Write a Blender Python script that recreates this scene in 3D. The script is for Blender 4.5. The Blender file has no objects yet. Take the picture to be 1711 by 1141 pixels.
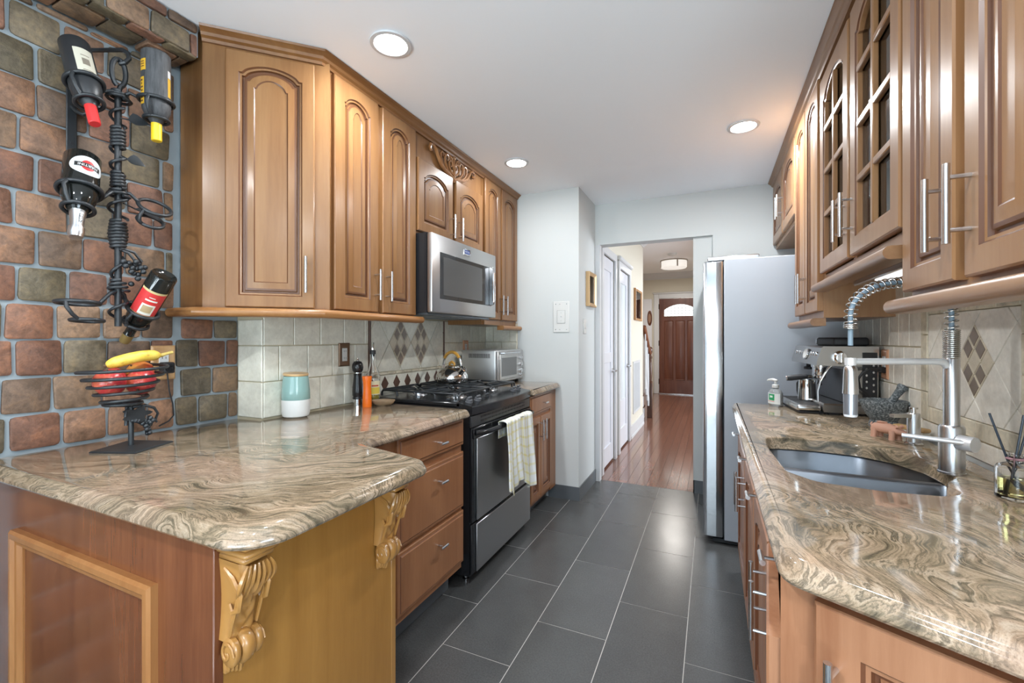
import bpy, bmesh, math, random
from mathutils import Matrix, Vector, noise
sc = bpy.context.scene
C = sc.collection
PI = math.pi
def R(d): return math.radians(d)

# ------------------------------------------------------------------ camera
cam_d = bpy.data.cameras.new('camera'); cam = bpy.data.objects.new('camera', cam_d); C.objects.link(cam)
cam.location = (0, 0, 1.263)
cam.rotation_euler = (PI/2, 0, 0.4255)
cam_d.sensor_width = 36.0
cam_d.lens = 737.0/1711.0*36.0
cam_d.shift_y = -5.5/1711.0
cam_d.clip_start = 0.02
sc.camera = cam
# ------------------------------------------------------------------ world, light, exposure
sc.view_settings.view_transform = 'Standard'
sc.view_settings.look = 'None'
sc.view_settings.gamma = 1.0
sc.view_settings.use_curve_mapping = False
sc.view_settings.exposure = 1.42
sc.cycles.use_denoising = True
sc.cycles.max_bounces = 10
sc.cycles.diffuse_bounces = 5
sc.cycles.glossy_bounces = 5
sc.cycles.transmission_bounces = 8
sc.cycles.transparent_max_bounces = 12
sc.cycles.sample_clamp_indirect = 6.0
sc.cycles.caustics_reflective = False
sc.cycles.caustics_refractive = False
wd = bpy.data.worlds.new('sky'); sc.world = wd; wd.use_nodes = True
bg = wd.node_tree.nodes['Background']
bg.inputs[0].default_value = (0.80, 0.90, 1.0, 1); bg.inputs[1].default_value = 1.3
def area(name, loc, rot, sx, sy, power, col=(1, 1, 1), shape='RECTANGLE', spread=PI):
    d = bpy.data.lights.new(name, 'AREA'); d.shape = shape; d.size = sx
    if shape in ('RECTANGLE', 'ELLIPSE'): d.size_y = sy
    d.energy = power; d.color = col; d.spread = spread
    o = bpy.data.objects.new(name, d); C.objects.link(o); o.location = loc; o.rotation_euler = rot
    return o
# daylight through the glazed garden doors behind the camera, and through the windows of the rooms beside the hall, plus an added ceiling fill
area('daylight_garden_door', (0.2, -2.85, 1.15), (PI/2+.45, 0, 0), 3.4, 2.1, 13, (0.72, 0.87, 1.0))
area('added_ceiling_fill', (0.2, -3.0, 0.45), (PI/2+R(58), 0, 0), 3.4, 1.2, 92, (0.84, 0.93, 1.0), spread=R(125))   # added upward lamp, stands in for paving bounce to brighten the ceiling
area('daylight_dining_window', (2.95, -0.9, 1.45), (0, PI/2+.4, 0), 1.5, 2.4, 58, (0.72, 0.87, 1.0))
area('daylight_living_window', (3.1, 6.9, 1.5), (0, PI/2, 0), 1.9, 3.2, 85, (0.86, 0.93, 1.0))
area('daylight_front_door', (-0.4, 10.75, 1.9), (-PI/2, 0, 0), 0.7, 0.4, 6, (0.95, 0.98, 1.0))

# ------------------------------------------------------------------ mesh builder
class MB:
    def __init__(s, M=None):
        s.bm = bmesh.new(); s.M = M or Matrix.Identity(4); s.mi = 0
    def v(s, p): return s.bm.verts.new(s.M @ Vector(p))
    def f(s, vs, mi=None):
        try:
            fc = s.bm.faces.new(vs); fc.material_index = s.mi if mi is None else mi; return fc
        except ValueError: return None
    def box(s, x0, x1, y0, y1, z0, z1, bev=0, seg=1):
        P = [(x0,y0,z0),(x1,y0,z0),(x1,y1,z0),(x0,y1,z0),(x0,y0,z1),(x1,y0,z1),(x1,y1,z1),(x0,y1,z1)]
        vs = [s.v(p) for p in P]
        fs = [s.f([vs[i] for i in q]) for q in ((3,2,1,0),(4,5,6,7),(0,1,5,4),(1,2,6,5),(2,3,7,6),(3,0,4,7))]
        if bev:
            es = list({e for fc in fs for e in fc.edges})
            bmesh.ops.bevel(s.bm, geom=es, offset=bev, segments=seg, profile=0.5, affect='EDGES', material=-1)
    def loops(s, Ls, closed=True, cap0=False, cap1=False, mis=None, wrap=False):
        V = [[s.v(p) for p in L] for L in Ls]
        n = len(V[0]); k = len(V)
        for i in range(k if wrap else k-1):
            A, B = V[i], V[(i+1) % k]
            for j in range(n if closed else n-1):
                s.f([A[j], A[(j+1) % n], B[(j+1) % n], B[j]], None if mis is None else mis[i])
        if cap0: s.f(list(reversed(V[0])))
        if cap1: s.f(V[-1])
        return V
    def prism(s, pts, z0, z1):
        s.loops([[(x,y,z0) for x,y in pts], [(x,y,z1) for x,y in pts]], cap0=True, cap1=True)
    def tube(s, pts, r, n=8, closed=False, flat=1.0):
        pts = [Vector(p) for p in pts]; k = len(pts)
        rs = r if isinstance(r, (list, tuple)) else [r]*k
        T = []
        for i in range(k):
            a = pts[(i-1) % k] if (closed or i > 0) else pts[i]
            b = pts[(i+1) % k] if (closed or i < k-1) else pts[i]
            t = b-a; T.append(t.normalized() if t.length > 1e-9 else Vector((0,0,1)))
        up = Vector((0,0,1)) if abs(T[0].z) < .9 else Vector((1,0,0))
        N = (up - T[0]*up.dot(T[0])).normalized(); Ls = []
        for i in range(k):
            N = N - T[i]*N.dot(T[i])
            if N.length < 1e-6: N = T[i].orthogonal()
            N.normalize(); B = T[i].cross(N)
            Ls.append([pts[i] + (N*math.cos(2*PI*j/n) + B*math.sin(2*PI*j/n)*flat)*rs[i] for j in range(n)])
        s.loops(Ls, cap0=not closed, cap1=not closed, wrap=closed)
    def cyl(s, a, b, r, n=16, r2=None): s.tube([a, b], [r, r if r2 is None else r2], n)
    def lathe(s, prof, n=28, M=None):
        M0 = s.M
        if M is not None: s.M = s.M @ M
        Ls = []
        for r, z in prof:
            Ls.append([(r*math.cos(2*PI*j/n), r*math.sin(2*PI*j/n), z) for j in range(n)] if r > 1e-6 else None)
        prev = None
        for (r, z), L in zip(prof, Ls):
            cur = [s.v((0,0,z))] if L is None else [s.v(p) for p in L]
            if prev is not None:
                for j in range(n):
                    a = [prev[j % len(prev)], prev[(j+1) % len(prev)], cur[(j+1) % len(cur)], cur[j % len(cur)]]
                    u = []
                    for q in a:
                        if q not in u: u.append(q)
                    if len(u) > 2: s.f(u)
            prev = cur
        s.M = M0
    def ball(s, c, r, n=12, M=None):
        r3 = r if isinstance(r, (tuple, list)) else (r,r,r)
        m = n//2; T = Matrix.Translation(c) @ (M or Matrix.Identity(4)) @ Matrix.Diagonal((*r3, 1))
        s.lathe([(math.sin(PI*i/m) if 0 < i < m else 0, -math.cos(PI*i/m)) for i in range(m+1)], n, T)
    def text(s, txt, size, fn, align='CENTER', bold=False):
        cu = bpy.data.curves.new('t', 'FONT'); cu.body = txt; cu.size = size; cu.align_x = align; cu.align_y = 'CENTER'
        if bold: cu.offset = size*0.02
        o = bpy.data.objects.new('t', cu); C.objects.link(o)
        dg = bpy.context.evaluated_depsgraph_get(); dg.update()
        me = bpy.data.meshes.new_from_object(o.evaluated_get(dg))
        vs = [s.v(fn(q.co.x, q.co.y)) for q in me.vertices]
        for p in me.polygons: s.f([vs[i] for i in p.vertices])
        bpy.data.objects.remove(o); bpy.data.curves.remove(cu); bpy.data.meshes.remove(me)
    def build(s, name, mats, parent=None, smooth=38, recalc=True):
        if recalc: bmesh.ops.recalc_face_normals(s.bm, faces=s.bm.faces)
        me = bpy.data.meshes.new(name); s.bm.to_mesh(me); s.bm.free()
        for m in (mats if isinstance(mats, (list, tuple)) else [mats]): me.materials.append(m)
        if smooth:
            me.shade_smooth()
            me.set_sharp_from_angle(angle=R(smooth))
        o = bpy.data.objects.new(name, me); C.objects.link(o)
        if parent is not None: o.parent = parent
        return o
def tag(o, label, cat, group=None, kind=None):
    if label: o['label'] = label
    if cat: o['category'] = cat
    if group: o['group'] = group
    if kind: o['kind'] = kind
    return o
def thing(name, label, cat, loc=(0,0,0), rz=0, group=None):
    o = bpy.data.objects.new(name, None); C.objects.link(o); o.location = loc; o.rotation_euler = (0,0,rz)
    o.empty_display_size = .05
    return tag(o, label, cat, group)
def struct(name, mb, mats, parent=None, smooth=38, label=None):
    o = mb.build(name, mats, parent, smooth)
    if parent is None: o['kind'] = 'structure'
    if label: o['label'] = label
    return o
def children(o): return [c for c in bpy.data.objects if c.parent == o]
def dup(o, parent=None):
    c = o.copy(); C.objects.link(c)
    if parent is not None: c.parent = parent
    for ch in children(o): dup(ch, c)
    return c
def axis_frame(a, b):
    """matrix whose z axis runs from a to b, origin at a"""
    a, b = Vector(a), Vector(b); z = (b-a).normalized()
    return Matrix.Translation(a) @ z.to_track_quat('Z', 'Y').to_matrix().to_4x4()
def lerp(a, b, t): return a+(b-a)*t

# ------------------------------------------------------------------ materials
def mat(name, col=(.8,.8,.8), rough=.5, metal=0.0, **k):
    m = bpy.data.materials.new(name); m.use_nodes = True
    b = m.node_tree.nodes['Principled BSDF']
    b.inputs['Base Color'].default_value = (*col, 1); b.inputs['Roughness'].default_value = rough; b.inputs['Metallic'].default_value = metal
    for kk, vv in k.items():
        b.inputs[kk].default_value = vv
    return m
class NT:
    def __init__(s, m): s.t = m.node_tree; s.b = s.t.nodes['Principled BSDF']; s.out = s.t.nodes['Material Output']
    def n(s, typ, **k):
        x = s.t.nodes.new(typ)
        for a, b in k.items(): setattr(x, a, b)
        return x
    def l(s, a, b): s.t.links.new(a, b)
    def coord(s, scale=(1,1,1), src='Object', rot=(0,0,0), loc=(0,0,0)):
        c = s.n('ShaderNodeTexCoord'); mp = s.n('ShaderNodeMapping')
        mp.inputs['Scale'].default_value = scale; mp.inputs['Rotation'].default_value = rot; mp.inputs['Location'].default_value = loc
        s.l(c.outputs[src], mp.inputs['Vector']); return mp.outputs['Vector']
    def noise(s, vec, scale, detail=3, rough=.5, dist=0):
        x = s.n('ShaderNodeTexNoise'); x.inputs['Scale'].default_value = scale; x.inputs['Detail'].default_value = detail
        x.inputs['Roughness'].default_value = rough; x.inputs['Distortion'].default_value = dist
        s.l(vec, x.inputs['Vector']); return x
    def ramp(s, fac, stops, interp='LINEAR'):
        r = s.n('ShaderNodeValToRGB'); r.color_ramp.interpolation = interp; e = r.color_ramp.elements
        while len(e) < len(stops): e.new(.5)
        for i, (p, c) in enumerate(stops): e[i].position = p; e[i].color = (*c, 1) if len(c) == 3 else c
        s.l(fac, r.inputs['Fac']); return r.outputs['Color']
    def mix(s, fac, a, b, mode='MIX'):
        x = s.n('ShaderNodeMix', data_type='RGBA', blend_type=mode)
        for sock, val in ((x.inputs['Factor'], fac), (x.inputs[6], a), (x.inputs[7], b)):
            if isinstance(val, (int, float)): sock.default_value = val
            elif isinstance(val, tuple): sock.default_value = (*val, 1)
            else: s.l(val, sock)
        return x.outputs[2]
    def math(s, op, a, b=0.0, c=None):
        x = s.n('ShaderNodeMath', operation=op)
        for i, val in enumerate((a, b) if c is None else (a, b, c)):
            if isinstance(val, (int, float)): x.inputs[i].default_value = val
            else: s.l(val, x.inputs[i])
        return x.outputs[0]
    def bump(s, h, strength=.2, dist=.01):
        x = s.n('ShaderNodeBump'); x.inputs['Strength'].default_value = strength; x.inputs['Distance'].default_value = dist
        s.l(h, x.inputs['Height']); s.l(x.outputs['Normal'], s.b.inputs['Normal'])
    def col(s, c): s.l(c, s.b.inputs['Base Color'])

def wood(name, c0, c1, rough=.36, axis='z', coat=.25, grain=1.0):
    m = mat(name, c0, rough, **{'Specular IOR Level': .35, 'Coat Weight': coat, 'Coat Roughness': .18}); t = NT(m)
    sc_ = {'z': (14,14,1.1), 'x': (1.1,14,14), 'y': (14,1.1,14)}[axis]
    v = t.coord(sc_)
    big = t.noise(v, .55, 3, .55, 1.2)
    fine = t.noise(v, 6.0, 4, .65, .3)
    f = t.math('ADD', t.math('MULTIPLY', big.outputs['Fac'], .68), t.math('MULTIPLY', fine.outputs['Fac'], .32))
    t.col(t.ramp(f, [(.34, c0), (.5, tuple(lerp(a,b,.5) for a,b in zip(c0,c1))), (.66, c1)]))
    return m
M_maple   = wood('maple_honey', (.188,.082,.028), (.268,.136,.053))
M_maple_y = wood('maple_honey_flat', (.188,.082,.028), (.268,.136,.053), axis='x')
M_glaze   = mat('maple_glaze', (.115,.045,.018), .35)
M_cherry  = wood('base_stain', (.26,.105,.042), (.36,.165,.074))
M_cherry_g= mat('base_glaze', (.13,.045,.02), .4)
M_right   = wood('maple_rose', (.245,.114,.046), (.325,.176,.080))
M_right_y = wood('maple_rose_flat', (.245,.114,.046), (.325,.176,.080), axis='x')
M_right_g = mat('maple_rose_glaze', (.125,.052,.026), .35)
M_panel   = wood('peninsula_red', (.115,.035,.014), (.205,.072,.029), rough=.25, coat=.6)
M_golden  = wood('peninsula_golden', (.33,.150,.032), (.42,.205,.048), rough=.28, coat=.5)
M_mould   = wood('peninsula_moulding', (.27,.105,.032), (.38,.175,.062), rough=.3)
M_corbel  = mat('corbel_wood', (.40,.195,.052), .3, **{'Coat Weight': .5, 'Coat Roughness': .1})
M_floorwood = None
M_steel   = mat('stainless', (.56,.57,.58), .28, 1.0)
M_chrome  = mat('chrome', (.80,.81,.83), .10, 1.0)
M_nickel  = mat('brushed_nickel', (.66,.67,.69), .25, 1.0)
M_black   = mat('black_enamel', (.012,.013,.015), .18)
M_blackm  = mat('black_matte', (.018,.018,.02), .55)
M_iron    = mat('wrought_iron', (.018,.021,.024), .42)
M_whitep  = mat('white_plastic', (0.6560,0.6560,0.6396), .35)
M_white   = mat('white_enamel_paint', (0.6068,0.6150,0.6314), .35)
M_wall    = mat('wall_paint', (0.5822,0.6027,0.5986), .75)
M_ceil    = mat('ceiling_paint', (.93,.95,.985), .85)
M_hallwall= mat('hall_cream_paint', (0.6232,0.5822,0.4920), .75)
M_darkglass = mat('dark_glass', (.03,.03,.032), .06)
M_glass   = mat('clear_glass', (1,1,1), .02, **{'Transmission Weight': 1.0, 'IOR': 1.45})
def pane_mat(name, tint=(1,1,1), rough=.02):
    m = bpy.data.materials.new(name); m.use_nodes = True; t = m.node_tree; t.nodes.clear()
    o = t.nodes.new('ShaderNodeOutputMaterial'); mx = t.nodes.new('ShaderNodeMixShader'); tr = t.nodes.new('ShaderNodeBsdfTransparent')
    gl = t.nodes.new('ShaderNodeBsdfGlossy'); fr = t.nodes.new('ShaderNodeFresnel'); fr.inputs[0].default_value = 1.75
    tr.inputs[0].default_value = (*tint, 1); gl.inputs['Roughness'].default_value = rough
    t.links.new(fr.outputs[0], mx.inputs[0]); t.links.new(tr.outputs[0], mx.inputs[1]); t.links.new(gl.outputs[0], mx.inputs[2]); t.links.new(mx.outputs[0], o.inputs[0])
    return m
M_pane = pane_mat('window_glass', (.93,.96,.96))
def emit(name, col, s):
    m = mat(name, col, .5); b = m.node_tree.nodes['Principled BSDF']
    b.inputs['Emission Color'].default_value = (*col, 1); b.inputs['Emission Strength'].default_value = s
    return m
M_lamp = emit('lamp_lens', (1,.99,.97), 12)
# granite with wavy sand, pink and olive bands
def granite(name, rot, loc=(0,0,0), warp=.5, freq=24, tone=1.0):
    m = mat(name, (.4,.3,.2), .09, **{'Coat Weight': .3, 'Coat Roughness': .03}); t = NT(m)
    v = t.coord((1,1,1), rot=(0,0,rot), loc=loc)
    w1 = t.noise(v, 2.6, 2, .45)
    w2 = t.noise(v, 7.5, 2, .5)
    a = t.n('ShaderNodeVectorMath', operation='SCALE'); a.inputs['Scale'].default_value = warp
    t.l(w1.outputs['Color'], a.inputs[0])
    b = t.n('ShaderNodeVectorMath', operation='SCALE'); b.inputs['Scale'].default_value = .085
    t.l(w2.outputs['Color'], b.inputs[0])
    s1 = t.n('ShaderNodeVectorMath', operation='ADD'); t.l(v, s1.inputs[0]); t.l(a.outputs[0], s1.inputs[1])
    s2 = t.n('ShaderNodeVectorMath', operation='ADD'); t.l(s1.outputs[0], s2.inputs[0]); t.l(b.outputs[0], s2.inputs[1])
    mp = t.n('ShaderNodeMapping'); mp.inputs['Scale'].default_value = (1.5, freq, 8); t.l(s2.outputs[0], mp.inputs['Vector'])
    band = t.noise(mp.outputs['Vector'], 1.0, 6, .62, .25)
    col = t.ramp(band.outputs['Fac'], [(.27,(.04,.036,.028)), (.355,(.13,.112,.078)), (.405,(.29,.235,.16)), (.445,(.50,.38,.265)), (.472,(.20,.168,.115)), (.50,(.44,.335,.23)), (.535,(.62,.49,.36)), (.565,(.155,.132,.09)), (.60,(.46,.35,.245)), (.645,(.64,.53,.41)), (.69,(.27,.225,.155)), (.76,(.50,.38,.27))])
    olv = t.noise(s1.outputs[0], 3.4, 3, .55)
    col = t.mix(t.math('MULTIPLY', t.ramp(olv.outputs['Fac'], [(.46,(0,0,0)), (.62,(1,1,1))]), .55), col, t.mix(1.0, col, (.60,.60,.55), 'MULTIPLY'))
    big = t.noise(s1.outputs[0], 2.1, 2, .5)
    pink = t.ramp(big.outputs['Fac'], [(.50,(0,0,0)), (.68,(1,1,1))])
    col = t.mix(t.math('MULTIPLY', pink, .45), col, (.58,.375,.285))
    sp = t.noise(v, 330, 3, .7)
    spk = t.ramp(sp.outputs['Fac'], [(.30,(.50,.48,.46)), (.45,(.95,.95,.95)), (.60,(1.05,1.05,1.05)), (.72,(1.3,1.27,1.22))])
    col = t.mix(.75, col, spk, 'MULTIPLY')
    col = t.mix(1.0, col, tuple(x*tone for x in (.69,.675,.66)), 'MULTIPLY')
    t.col(col); return m
M_gran_l = granite('granite_left', R(-35), (0,0,0), .52, 24, .98)
M_gran_r = granite('granite_right', R(62), (3.1,1.7,0), .66, 17, 1.22)
# slate stones : colour of each stone is stored on its faces
def attr_stone():
    m = mat('slate_stone', (.2,.1,.06), .62); t = NT(m)
    at = t.n('ShaderNodeAttribute', attribute_name='stone', attribute_type='GEOMETRY')
    v = t.coord((1,1,1))
    n1 = t.noise(v, 16, 5, .65, .6); n2 = t.noise(v, 70, 4, .7)
    c = t.mix(1.0, at.outputs['Color'], t.ramp(n1.outputs['Fac'], [(.30,(.58,.56,.50)), (.5,(1,1,1)), (.7,(1.45,1.34,1.15))]), 'MULTIPLY')
    c = t.mix(1.0, c, t.ramp(n2.outputs['Fac'], [(.3,(.72,.72,.72)), (.5,(1,1,1)), (.72,(1.3,1.28,1.25))]), 'MULTIPLY')
    t.col(c); h = t.math('ADD', n1.outputs['Fac'], t.math('MULTIPLY', n2.outputs['Fac'], .4)); t.bump(h, .55, .006)
    return m
M_stone = attr_stone()
M_mortar = mat('blue_grey_mortar', (.27,.31,.33), .8)
# floor tile
def floor_tile():
    m = mat('dark_porcelain_tile', (.1,.1,.1), .3); t = NT(m)
    at = t.n('ShaderNodeAttribute', attribute_name='stone', attribute_type='GEOMETRY')
    v = t.coord((1,1,1)); n1 = t.noise(v, 6, 5, .7); n2 = t.noise(v, 160, 3, .7)
    c = t.mix(1.0, at.outputs['Color'], t.ramp(n1.outputs['Fac'], [(.3,(.92,.92,.92)), (.7,(1.08,1.08,1.07))]), 'MULTIPLY')
    c = t.mix(1.0, c, t.ramp(n2.outputs['Fac'], [(.3,(.75,.75,.75)), (.7,(1.25,1.25,1.25))]), 'MULTIPLY')
    t.col(c)
    r = t.ramp(n1.outputs['Fac'], [(.3,(.23,.23,.23)), (.7,(.26,.26,.26))]); t.l(r, t.b.inputs['Roughness'])
    return m
M_ftile = floor_tile()
M_fgrout = mat('pale_floor_grout', (.50,.48,.45), .8)
def travertine(name, c, rough=.45, amp=.14):
    m = mat(name, c, rough); t = NT(m); v = t.coord((1,1,1))
    n1 = t.noise(v, 9, 5, .65, .8); n2 = t.noise(v, 55, 3, .65)
    k = t.mix(1.0, c, t.ramp(n1.outputs['Fac'], [(.3,(1-amp,1-amp,1-amp*1.1)), (.7,(1+amp,1+amp,1+amp*.9))]), 'MULTIPLY')
    k = t.mix(1.0, k, t.ramp(n2.outputs['Fac'], [(.3,(.93,.92,.9)), (.6,(1.03,1.03,1.03))]), 'MULTIPLY')
    t.col(k); return m
M_tile = travertine('cream_wall_tile', (.73,.715,.63))
M_tgrout = mat('cream_tile_grout', (.50,.44,.31), .8)
M_tumbled = travertine('tumbled_border', (.60,.545,.44), .6, .35)
M_tan = travertine('tan_mosaic', (.60,.53,.41))
M_brown = travertine('brown_mosaic', (0.1804,0.1312,0.0943))
M_darkbrown = travertine('dark_mosaic', (.10,.052,.036))
M_tileR = travertine('cream_wall_tile_right', (.77,.73,.655))
# ------------------------------------------------------------------ setting
H = 2.44
rng = random.Random(4)
def paint(o, face_cols):
    a = o.data.attributes.new('stone', 'FLOAT_COLOR', 'FACE')
    for i, c in enumerate(face_cols): a.data[i].color = (*c, 1)
STONES = [(.185,.086,.051),(.150,.068,.041),(.205,.116,.072),(.130,.080,.052),(.135,.104,.062),(.225,.138,.085),(.108,.086,.058),(.185,.090,.058),(.165,.104,.063),(.230,.122,.072),(.145,.112,.072)]
def stone_field(mb, cols, u0, u1, v0, v1, pu, pv, fn, gap=.009, seed=1, th=.010, phase=.0, jit=.006, rc=.0105):
    """running-bond stones; fn(u,v,d) -> world point, d = height off the wall"""
    rg = random.Random(seed); row = 0; v = v0
    while v < v1-.012:
        vt = min(v+pv, v1); u = u0-pu*((row % 2)*.5+phase)+rg.uniform(-.01,.01)
        while u < u1-.012:
            w = pu*rg.uniform(.90,1.10); a = max(u, u0)+gap/2; b = min(u+w, u1)-gap/2
            if b-a > .018 and vt-v > .02:
                c = rg.choice(STONES); k = rg.uniform(.8,1.18); c = tuple(x*k for x in c)
                d = th*rg.uniform(.7,1.25)
                corners = [(a,v+gap/2),(b,v+gap/2),(b,vt-gap/2),(a,vt-gap/2)]
                corners = [(x+rg.uniform(-jit,jit)*.5, y+rg.uniform(-jit,jit)*.5) for x,y in corners]
                P = []
                for i in range(4):
                    p0 = Vector(corners[i]); pa = Vector(corners[i-1]); pb = Vector(corners[(i+1) % 4])
                    rr = min(rc*rg.uniform(.6,1.3), (b-a)*.3, (vt-v)*.3)
                    da = (pa-p0).normalized()*rr; db = (pb-p0).normalized()*rr
                    for s in (0,.5,1):
                        q = p0+da*(1-s)**2+db*s**2; P.append(q)
                cen = sum(P, Vector((0,0)))/len(P)
                L0 = [fn(q.x,q.y,0.0) for q in P]; L1 = [fn(q.x,q.y,d*.75) for q in P]
                L2 = [fn(*(q+(cen-q).normalized()*.004),d) for q in P]
                n0 = len(mb.bm.faces)
                mb.mi = 0; mb.loops([L0,L1,L2], cap1=True)
                cols.extend([c]*(len(mb.bm.faces)-n0))
            u += w
        v += pv; row += 1
def flat_quad(mb, cols, pts, mi=1):
    mb.mi = mi; mb.f([mb.v(p) for p in pts]); cols.append((.3,.3,.3))

# kitchen floor, dark porcelain in running bond
mb = MB(); cols = []
mb.mi = 1; n0 = 0
mb.box(-1.93, 3.0, -2.6, 3.915, -.06, -.0012); cols += [(.3,.3,.3)]*len(mb.bm.faces)
pit, rat = .305, .598
ix = -16
offs = {0:0, 1:.5}
while True:
    x0 = -1.0132 + ix*pit; x1 = x0+pit
    if x0 > 3.0: break
    if x1 > -1.92:
        j = -8
        while True:
            y0 = 1.543 + (j + (.5 if ix % 2 else 0))*rat; y1 = y0+rat
            if y0 > 3.91: break
            a, b, c_, d = max(x0,-1.92)+.0016, min(x1,3.0)-.0016, max(y0,-2.6)+.0016, min(y1,3.912)-.0016
            if b-a > .01 and d-c_ > .01:
                k = rng.uniform(.88,1.12); n0 = len(mb.bm.faces); mb.mi = 0
                mb.f([mb.v((a,c_,0)), mb.v((b,c_,0)), mb.v((b,d,0)), mb.v((a,d,0))])
                cols += [(.076*k,.077*k,.077*k)]*(len(mb.bm.faces)-n0)
            j += 1
    ix += 1
fl = mb.build('floor', [M_ftile, M_fgrout], smooth=0); paint(fl, cols); fl['kind'] = 'structure'
# hall floor: reddish oak boards along the hall
def boards():
    m = mat('oak_boards', (.2,.07,.03), .17, **{'Coat Weight': .4, 'Coat Roughness': .1}); t = NT(m)
    at = t.n('ShaderNodeAttribute', attribute_name='stone', attribute_type='GEOMETRY')
    n1 = t.noise(t.coord((30,2,1)), 2, 4, .6); c = t.mix(1.0, at.outputs['Color'], t.ramp(n1.outputs['Fac'], [(.3,(.75,.72,.7)), (.7,(1.25,1.25,1.25))]), 'MULTIPLY')
    t.col(c); return m
mb = MB(); cols = []; mb.mi = 1
mb.box(-2.4, 3.3, 3.915, 10.7, -.06, -.002); cols += [(.1,.1,.1)]*len(mb.bm.faces)
x = -2.4
while x < 3.3:
    y = 3.915-rng.uniform(0,.8)
    while y < 10.7:
        L = rng.uniform(.6,1.5); a, b = max(y,3.915), min(y+L,10.7)
        if b-a > .01:
            k = rng.uniform(.82,1.18); mb.mi = 0
            mb.f([mb.v((x+.0012,a,0)), mb.v((x+.0808,a,0)), mb.v((x+.0808,b-.001,0)), mb.v((x+.0012,b-.001,0))]); cols.append((.21*k,.095*k,.062*k))
        y += L
    x += .082
fh = mb.build('floor_hall', [boards(), M_blackm], smooth=0); paint(fh, cols); fh['kind'] = 'structure'

# ceilings with holes for nothing: plain slabs
mb = MB(); mb.box(-1.93, 3.0, -2.6, 3.99, H, H+.1); struct('ceiling', mb, M_ceil)
mb = MB(); mb.box(-2.4, 3.3, 3.99, 10.7, 2.74, 2.84); struct('ceiling_hall', mb, M_ceil)

# left wall, first stretch: slate stones set in blue-grey mortar
mb = MB(); cols = []; XB = -1.925
mb.mi = 1; mb.box(-2.05, XB, -2.6, 1.03, 0, H); cols += [(.3,.3,.3)]*len(mb.bm.faces)
n0 = len(mb.bm.faces); mb.box(-2.05, XB, 1.03, 1.285, 0, 1.385); cols += [(.3,.3,.3)]*(len(mb.bm.faces)-n0)
n0 = len(mb.bm.faces); mb.box(-2.05, XB, 1.03, 1.285, 1.385, H); cols += [(.3,.3,.3)]*(len(mb.bm.faces)-n0)
stone_field(mb, cols, -.70, 1.028, .915, 2.312, .1215, .1145, lambda u,v,d: (XB+d,u,v), seed=11, phase=.15)
stone_field(mb, cols, 1.030, 1.284, .915, 1.344, .1215, .1145, lambda u,v,d: (XB+d,u,v), seed=21, phase=.3)
stone_field(mb, cols, -.70, .50, 0.0, .915, .1215, .1145, lambda u,v,d: (XB+d,u,v), seed=31)
o = mb.build('wall_left', [M_stone, M_mortar]); paint(o, cols); o['kind'] = 'structure'
# stone-clad beam along the top of that wall
mb = MB(); cols = []; XF = -1.768
mb.mi = 1; mb.box(-1.914, XF, -2.59, 1.027, 2.322, H-.001); cols += [(.3,.3,.3)]*len(mb.bm.faces)
stone_field(mb, cols, -.6, 1.026, 2.314, 2.440, .125, .085, lambda u,v,d: (XF+d,u,v), seed=5, phase=.2, th=.011)
stone_field(mb, cols, -.6, 1.026, -1.912, -1.758, .105, .10, lambda u,v,d: (v,u,2.322-d), seed=6, th=.010)
o = mb.build('trim_1', [M_stone, M_mortar]); paint(o, cols); o['kind'] = 'structure'

# tiled backsplash wall behind the range
def tile_rect(mb, fn, u0, u1, v0, v1, d=.006, e=.0025, mi=0):
    mb.mi = mi
    L = lambda i, dd: [fn(u0+i,v0+i,dd), fn(u1-i,v0+i,dd), fn(u1-i,v1-i,dd), fn(u0+i,v1-i,dd)]
    mb.loops([L(0,0), L(0,d-e), L(e,d)], cap1=True)
def tile_poly(mb, fn, P, d=.006, mi=0, e=.0015):
    mb.mi = mi; c = sum((Vector(p) for p in P), Vector((0,0)))/len(P)
    def ins(p, k):
        q = Vector(p); return q+(c-q).normalized()*k
    mb.loops([[fn(*p,0) for p in P], [fn(*p,d-e) for p in P], [fn(*ins(p,e*1.4),d) for p in P]], cap1=True)
def clip_poly(P, u0, u1, v0, v1):
    for ax, lim, sg in ((0,u0,1),(0,u1,-1),(1,v0,1),(1,v1,-1)):
        Q = []
        for i in range(len(P)):
            a, b = P[i], P[(i+1) % len(P)]; ia, ib = (a[ax]-lim)*sg >= 0, (b[ax]-lim)*sg >= 0
            if ia: Q.append(a)
            if ia != ib:
                s = (lim-a[ax])/(b[ax]-a[ax]); Q.append((a[0]+(b[0]-a[0])*s, a[1]+(b[1]-a[1])*s))
        P = Q
        if len(P) < 3: return None
    return P
def inset_diamond(cu, cv, hu, hv, g): return [(cu-hu+g,cv),(cu,cv-hv+g),(cu+hu-g,cv),(cu,cv+hv-g)]
XT = -1.763; fT = lambda u,v,d: (XT+d, u, v)
mb = MB(); mb.mi = 1
mb.box(-2.05, XT, 1.285, 3.335, 0, H)
def run_bond(mb, fn, u0, u1, v0, v1, pu, pv, ph=0, gap=.004, d=.006, mi=0):
    row = 0; v = v0
    while v < v1-.01:
        vt = min(v+pv, v1); u = u0-pu*(.5 if (row+ph) % 2 else 0)
        while u < u1-.008:
            a, b = max(u,u0)+gap/2, min(u+pu,u1)-gap/2
            if b-a > .01: tile_rect(mb, fn, a, b, v+gap/2, vt-gap/2, d, mi=mi)
            u += pu
        v += pv; row += 1
run_bond(mb, fT, 1.287, 1.925, .916, 1.384, .152, .157, 0)
run_bond(mb, fT, 2.700, 3.334, .916, 1.384, .152, .157, 1)
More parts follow.
